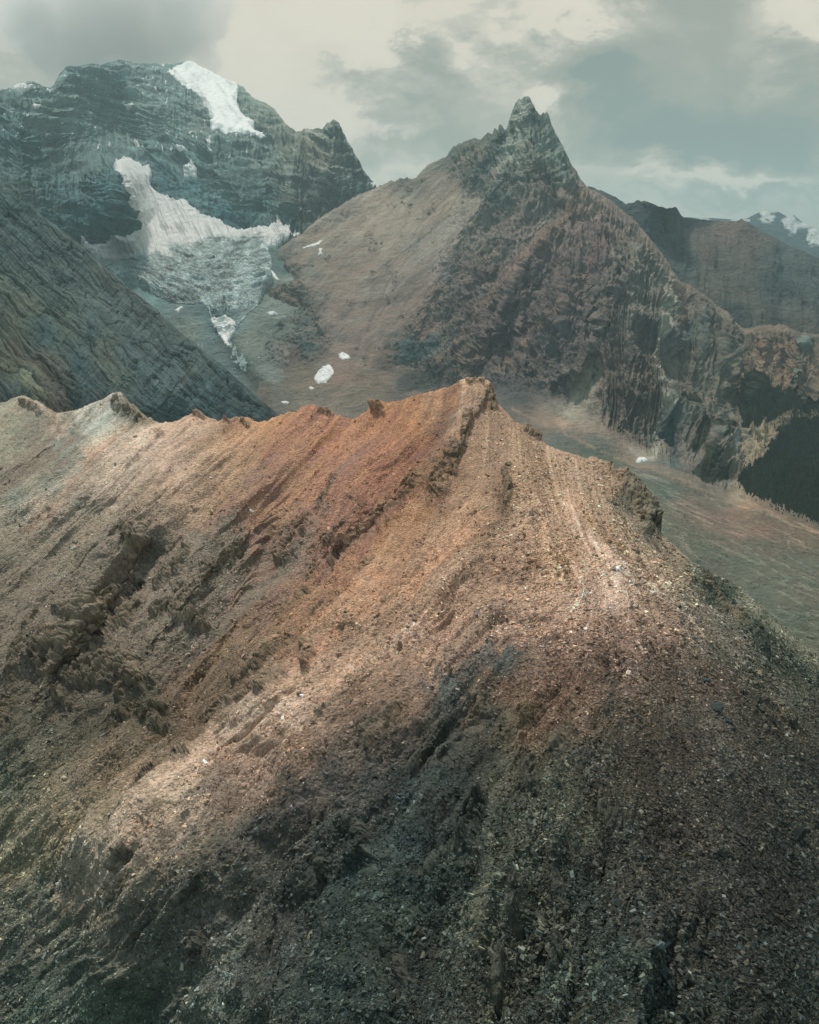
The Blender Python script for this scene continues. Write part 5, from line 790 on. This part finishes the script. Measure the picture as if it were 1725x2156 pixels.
OL = {(262, 1142): 'dark outcrop highest on the left of the bowl, beside the short grey gully', (240, 1245): 'long dark rib of broken rock running down the left side of the bowl', (222, 1290): 'rock rib lying just right of the long dark rib', (280, 1252): 'short slabby outcrop at the top right end of the rib beside the long dark one', (340, 1192): 'small rounded rock knob lying on the brown scree strip', (384, 1144): 'slightly larger rock knob just uphill of the small rounded one',
      (318, 1275): 'overhanging dark ledge pointing left above the smooth bowl floor', (515, 1122): 'broad band of shattered dark rock left of the ochre scree chute', (150, 1420): 'massive dark buttress at the lower left of the bowl', (250, 1490): 'low ragged ledge at the bottom of the bowl, below the massive buttress', (260, 1470): 'thin rock step just above the low ragged ledge', (255, 1400): 'narrow rock step on the right side of the massive buttress', (100, 1460): 'small low ledge left of the foot of the massive buttress', (20, 1480): 'dark outcrop cut by the left edge halfway down the slope', (80, 1300): 'rough dark rib nearest to the left edge beside the bowl',
      (640, 1085): 'dark fractured outcrop right of the top of the ochre scree chute', (700, 1000): 'small dark outcrop highest in the orange slope', (830, 1070): 'rust-orange fractured rock face in the middle of the orange slope', (880, 1010): 'orange-brown broken rock just below the dark shale band', (760, 1060): 'narrow outcrop above the rust-orange rock face', (650, 1150): 'short rock step joining the lower left end of the rust-orange face',
      (655, 1262): 'upper dark ledge at the head of the pale spur', (655, 1370): 'dark blocky outcrop with a long lower spike on the pale spur', (620, 1352): 'long broken dark band slanting down left of the spiked block', (600, 1420): 'dark ledge directly above the pale gravel streak', (520, 1455): 'lowest dark band left of the pale gravel streak', (700, 1265): 'narrow ledge on the orange-pink scree of the spur', (412, 1625): 'dark split rock at the lower end of the pale gravel streak', (318, 1785): 'dark elongated outcrop on the lower left slope below the pale streak', (178, 1900): 'small dark ledge on the lower left slope', (160, 1960): 'long thin dark slab near the lower left corner', (395, 1955): 'dark upright rock on the brown-grey gravel at lower left of centre',
      (960, 940): 'steep dark shale band running down from the near summit', (985, 880): 'line of pale stepped ledges right of the dark shale band', (1020, 830): 'pale ledge just below the top of the near summit', (1030, 815): 'dark steep edge on the right side of the near summit', (1060, 990): 'dark stones band on the coarse scree below the near summit', (1310, 1000): 'dark cliff on the right skyline of the near ridge', (1340, 1060): 'lower end of the dark cliff on the right skyline', (1480, 1205): 'dark rock strip along the right skyline below the cliff',
      (740, 1735): 'columnar dark slabs on the grey shale slope at lower centre', (690, 1825): 'rugged dark patch below the columnar slabs', (1000, 1690): 'dark pointed pinnacle standing out of the grey shale', (920, 1790): 'dark rock lump lower left of the pointed pinnacle', (850, 1480): 'grey outcrop at the upper edge of the dark shale area', (1010, 1470): 'blue-grey crumbly outcrop on the reddish scree left of the spine', (840, 2020): 'dark outcrop near the bottom edge, left of the spine', (1200, 1455): 'stack of pale upright slabs on the spine of the ridge', (1105, 1460): 'thin line of upright stones left of the slab stack', (1200, 1540): 'blocky pale outcrop on the spine below the slab stack', (1120, 1630): 'lower pale broken outcrop on the spine', (1275, 1700): 'dark low ledge right of the spine', (1090, 1880): 'clump of tilted slabs low on the spine', (1050, 2010): 'pale upright slabs near the bottom edge of the picture',
      (245, 848): 'yellow-grey rocky knob on the far left crest of the near ridge', (270, 868): 'lower rocky step right of the yellow-grey knob on the crest', (786, 858): 'brown rocky bump on the orange crest between two dips', (416, 882): 'pale rocky tooth on the tan part of the crest', (50, 850): 'greenish rocky bump at the left end of the crest', (985, 802): 'pale crumbly rock on the very top of the near summit'}
for k_, (pts_, wd_, h_) in enumerate(OUT):
    o_ = build_outcrop(pts_, wd_, h_, 900 + k_)
    if pts_[0] in OL: tag(o_, OL[pts_[0]], 'rock outcrop')
    else:
        x_, y_ = pts_[0]; place = 'on the tan and orange crest' if y_ < 900 else 'in the bowl left of the spur' if y_ < 1550 and x_ < 700 else 'on the lower left slope' if x_ < 600 else 'in the grey shale of the lower centre' if x_ < 1060 else 'low on the spine at lower right'
        tag(o_, 'small broken rock outcrop ' + place, 'rock outcrop', 'small outcrops ' + place)
print('outcrops', time.time() - T0, flush=True)
# the overhanging block on the right crest
ob_ = build_outcrop([(1108, 902), (1124, 910), (1136, 918)], 9, 2.6, 990); tag(ob_, 'pale overhanging block with a stone on top, right of the near summit', 'rock outcrop')

# ------------------------------------------------------------------ single boulders
def boulder(px, py, wpx, colr, seed, flat=.6):
    r = np.random.default_rng(seed); u_, v_ = np.array([float(px)]), np.array([float(py)])
    P = LN.at(LN.S, u_, v_)[0]; N = LN.at(LN.N, u_, v_)[0]; N /= np.linalg.norm(N); d = P @ np.array([0, CP, -SP]); R_ = wpx * .5 * d / F
    v0, f0 = ico(); v1 = [tuple(x) for x in v0]; f1 = []; cache = {}
    def mid(a, b):
        key = (min(a, b), max(a, b))
        if key not in cache: m = (np.array(v1[a]) + np.array(v1[b])) / 2; v1.append(tuple(m / np.linalg.norm(m))); cache[key] = len(v1) - 1
        return cache[key]
    for a, b, c in f0:
        ab, bc, ca = mid(a, b), mid(b, c), mid(c, a); f1 += [(a, ab, ca), (b, bc, ab), (c, ca, bc), (ab, bc, ca)]
    V = np.array(v1)
    for _ in range(9):                                # split faces: cut the ball by random planes
        n_ = r.normal(0, 1, 3); n_ /= np.linalg.norm(n_); d_ = r.uniform(.45, .8); s_ = V @ n_ - d_; V = V - np.maximum(s_, 0)[:, None] * n_
    V = V * np.array([1, r.uniform(.65, .9), flat]) * R_ * 1.15 * (1 + r.normal(0, .03, (len(V), 1)))
    Rm = rot_for(1, N[None], rng=r)[0]; V = V @ Rm.T
    o = raw_mesh('boulder', V, f1, np.ones((len(V), 3)) * lin(colr) * np.exp(r.normal(0, .06, (len(V), 1))), M_stone); o.location = tuple(P + N * R_ * flat * .35); return o
BL = [(667, 1985, 26, (150, 148, 124), 'large pale flat-faced boulder on dark gravel, low centre-left'), (1487, 1437, 24, (72, 84, 84), 'dark blue-grey boulder alone on the brown scree of the right flank'), (1505, 1494, 30, (76, 86, 84), 'biggest of the blue-grey boulders in the short row on the right flank'), (1532, 1520, 17, (84, 92, 90), 'middle boulder of the short blue-grey row on the right flank'), (1541, 1540, 14, (72, 82, 80), 'lowest boulder of the short blue-grey row on the right flank'),
      (1300, 1920, 28, (66, 76, 74), 'wide dark slab boulder in the gravel at lower right of the spine'), (1337, 1967, 32, (76, 84, 80), 'rounded grey boulder below the wide dark slab boulder'), (1392, 2052, 36, (74, 84, 82), 'largest grey boulder near the bottom edge, right of the spine'), (1432, 2055, 16, (66, 76, 74), 'small dark boulder just right of the largest one near the bottom edge'), (1672, 1770, 44, (52, 58, 56), 'long dark ledge-like boulder near the right edge'), (1302, 1875, 18, (66, 72, 68), 'dark angular boulder above the wide dark slab boulder'),
      (1342, 1645, 14, (84, 84, 74), 'grey boulder in the scree right of the blocky pale outcrop'), (1297, 1702, 20, (64, 70, 66), 'dark grey boulder at the foot of the spine ledges'), (216, 1617, 20, (172, 152, 126), 'pale tilted slab with a dark shadowed underside, left slope'), (183, 1808, 17, (140, 130, 108), 'pale grey boulder on the lower left slope'), (310, 1629, 9, (160, 138, 112), 'small pale stone beside the foot of the pale streak'), (400, 1640, 15, (64, 62, 54), 'dark split boulder at the end of the pale streak'),
      (640, 1770, 12, (150, 146, 122), 'pale angular stone on the brown-grey gravel at lower centre'), (880, 1293, 12, (150, 134, 112), 'pale upright stone on the scree left of the spine'), (545, 1890, 9, (176, 164, 134), 'small very pale triangular stone on dark gravel at lower left of centre'), (485, 1838, 10, (120, 104, 84), 'small tan stone on the dark brown gravel'), (610, 1587, 14, (156, 136, 112), 'pale rounded boulder on the upper edge of the pale streak'), (1048, 1900, 12, (166, 156, 130), 'small pale block on the gravel left of the spine'), (1049, 2103, 14, (158, 142, 114), 'tan block close to the bottom edge in the centre'), (1070, 980, 14, (150, 132, 106), 'pale slab lying on the coarse scree below the near summit'), (1095, 1003, 10, (82, 84, 78), 'dark stone just right of the pale slab below the near summit'), (1415, 1322, 10, (110, 104, 90), 'grey stone on the pale crest of the right shoulder'), (1690, 1530, 12, (72, 72, 66), 'dark stone on the smooth slope at the right edge'), (960, 1790, 13, (150, 150, 130), 'pale stone leaning at the foot of the dark pinnacle')]
for k_, (x_, y_, w_, c_, l_) in enumerate(BL): tag(boulder(x_, y_, w_, tuple(np.array(c_) * .9), 700 + k_), l_, 'boulder')
kk = 0
while kk < 90:
    x_, y_ = RNG.uniform(20, 1705), RNG.uniform(1150, 2140)
    if y_ < LN.cf(x_) + 60 or (x_ < 700 and RNG.random() < .45): continue
    b_ = LN.at(LN.col, np.array([x_]), np.array([y_]))[0]; m_ = RNG.uniform(.75, 1.7); sr = np.clip(b_ * m_, 0, .8); sr = 255 * np.where(sr <= .0031308, sr * 12.92, 1.055 * sr ** (1 / 2.4) - .055)
    tone = 'pale' if m_ > 1.25 else 'dark' if m_ < 1.0 else 'mid-brown'
    place = ('on the left slope below the bowl' if y_ > 1550 else 'in the bowl left of the spur') if x_ < 600 else ('on the dark gravel at lower centre' if x_ < 1050 else 'on the dark scree at lower right') if y_ > 1600 else ('on the spur left of the spine' if x_ < 1050 else 'on the right shoulder of the ridge')
    tag(boulder(x_, y_, RNG.uniform(8, 17) * (.6 + .4 * y_ / 1700), tuple(sr), 2000 + kk, RNG.uniform(.4, .75)), tone + ' loose angular stone ' + place, 'boulder', tone + ' loose stones ' + place); kk += 1
print('boulders', time.time() - T0, flush=True)

# ------------------------------------------------------------------ valley ground that carries it all, out to the horizon
gx = np.linspace(-19900, 19900, 90); gy = np.linspace(-9000, 17400, 90); GX, GY = np.meshgrid(gx, gy)
GP = np.stack([GX, GY, -620 + 120 * fbm(np.stack([GX, GY], -1) / 4000, 4, seed=301)], -1)
structure(grid_mesh('valley_ground', GP, np.ones(GP.shape) * lin((70, 78, 70)), mat=M_far))

# ------------------------------------------------------------------ the air
zt = max(float(o.matrix_world.translation.z + max(c[2] for c in o.bound_box)) for o in C.objects if o.type == 'MESH') + 4
hv = np.array([(x, y, z) for x in (-20000, 20000) for y in (-10000, 17500) for z in (-800, zt)], float)
hz = raw_mesh('haze', hv, [(0, 1, 3, 2), (4, 6, 7, 5), (0, 4, 5, 1), (2, 3, 7, 6), (0, 2, 6, 4), (1, 5, 7, 3)])
stuff(hz); hm = bpy.data.materials.new('haze'); hm.use_nodes = True; hm.node_tree.nodes.clear(); g = G(hm.node_tree)
pv = g.n('ShaderNodeVolumePrincipled'); pv.inputs['Color'].default_value = (.62, .85, .89, 1); pv.inputs['Density'].default_value = 5.8e-5; pv.inputs['Anisotropy'].default_value = 0.0
ho = g.n('ShaderNodeOutputMaterial'); g.l(pv.outputs[0], ho.inputs['Volume']); hz.data.materials.append(hm)
print('done', time.time() - T0, 'haze top', zt, flush=True)

# ------------------------------------------------------------------ the cloud resting on the summit, above the haze
cb = np.array([(x, y, z) for x in (-2750, -1050) for y in (5150, 7300) for z in (zt + 2, zt + 800)], float)
ctr, half = cb.mean(0), (cb[-1] - cb[0]) / 2
lat, lon = np.meshgrid(np.linspace(-.5 * math.pi, .5 * math.pi, 26), np.linspace(0, 2 * math.pi, 49)); sph = np.stack([np.cos(lat) * np.cos(lon), np.cos(lat) * np.sin(lon), np.sin(lat)], -1)
sph = np.sign(sph) * np.abs(sph) ** .8
cl = grid_mesh('cloud', sph * half * .999)
cl.location = tuple(ctr); tag(cl, 'grey cloud resting on the summit of the glaciated mountain at upper left', 'cloud')
cm = bpy.data.materials.new('cloud vapour'); cm.use_nodes = True; cm.node_tree.nodes.clear(); g = G(cm.node_tree)
co = g.n('ShaderNodeTexCoord').outputs['Object']
sc_ = g.n('ShaderNodeVectorMath', operation='MULTIPLY'); g.l(co, sc_.inputs[0]); sc_.inputs[1].default_value = tuple(1 / half)
s3_ = g.n('ShaderNodeSeparateXYZ'); g.l(sc_.outputs[0], s3_.inputs[0])
q4 = [g.math('POWER', g.math('ABSOLUTE', s3_.outputs[k]), 2.2) for k in range(3)]
ln4 = g.math('ADD', g.math('ADD', q4[0], q4[1]), q4[2])
n_ = g.n('ShaderNodeTexNoise', i_Scale=.0024, i_Detail=6.0, i_Roughness=.6, i_Distortion=.3); g.l(co, n_.inputs['Vector'])
d_ = g.math('SUBTRACT', g.math('MULTIPLY_ADD', n_.outputs[0], 3.5, -1.12), ln4)
mr = g.n('ShaderNodeMapRange', interpolation_type='SMOOTHSTEP'); g.l(d_, mr.inputs[0]); mr.inputs[1].default_value = -.1; mr.inputs[2].default_value = .25; mr.inputs[3].default_value = 0; mr.inputs[4].default_value = .0036
pv = g.n('ShaderNodeVolumePrincipled'); pv.inputs['Color'].default_value = (.97, .98, .97, 1); g.l(mr.outputs[0], pv.inputs['Density']); pv.inputs['Anisotropy'].default_value = .25
ho = g.n('ShaderNodeOutputMaterial'); g.l(pv.outputs[0], ho.inputs['Volume']); cl.data.materials.append(cm)
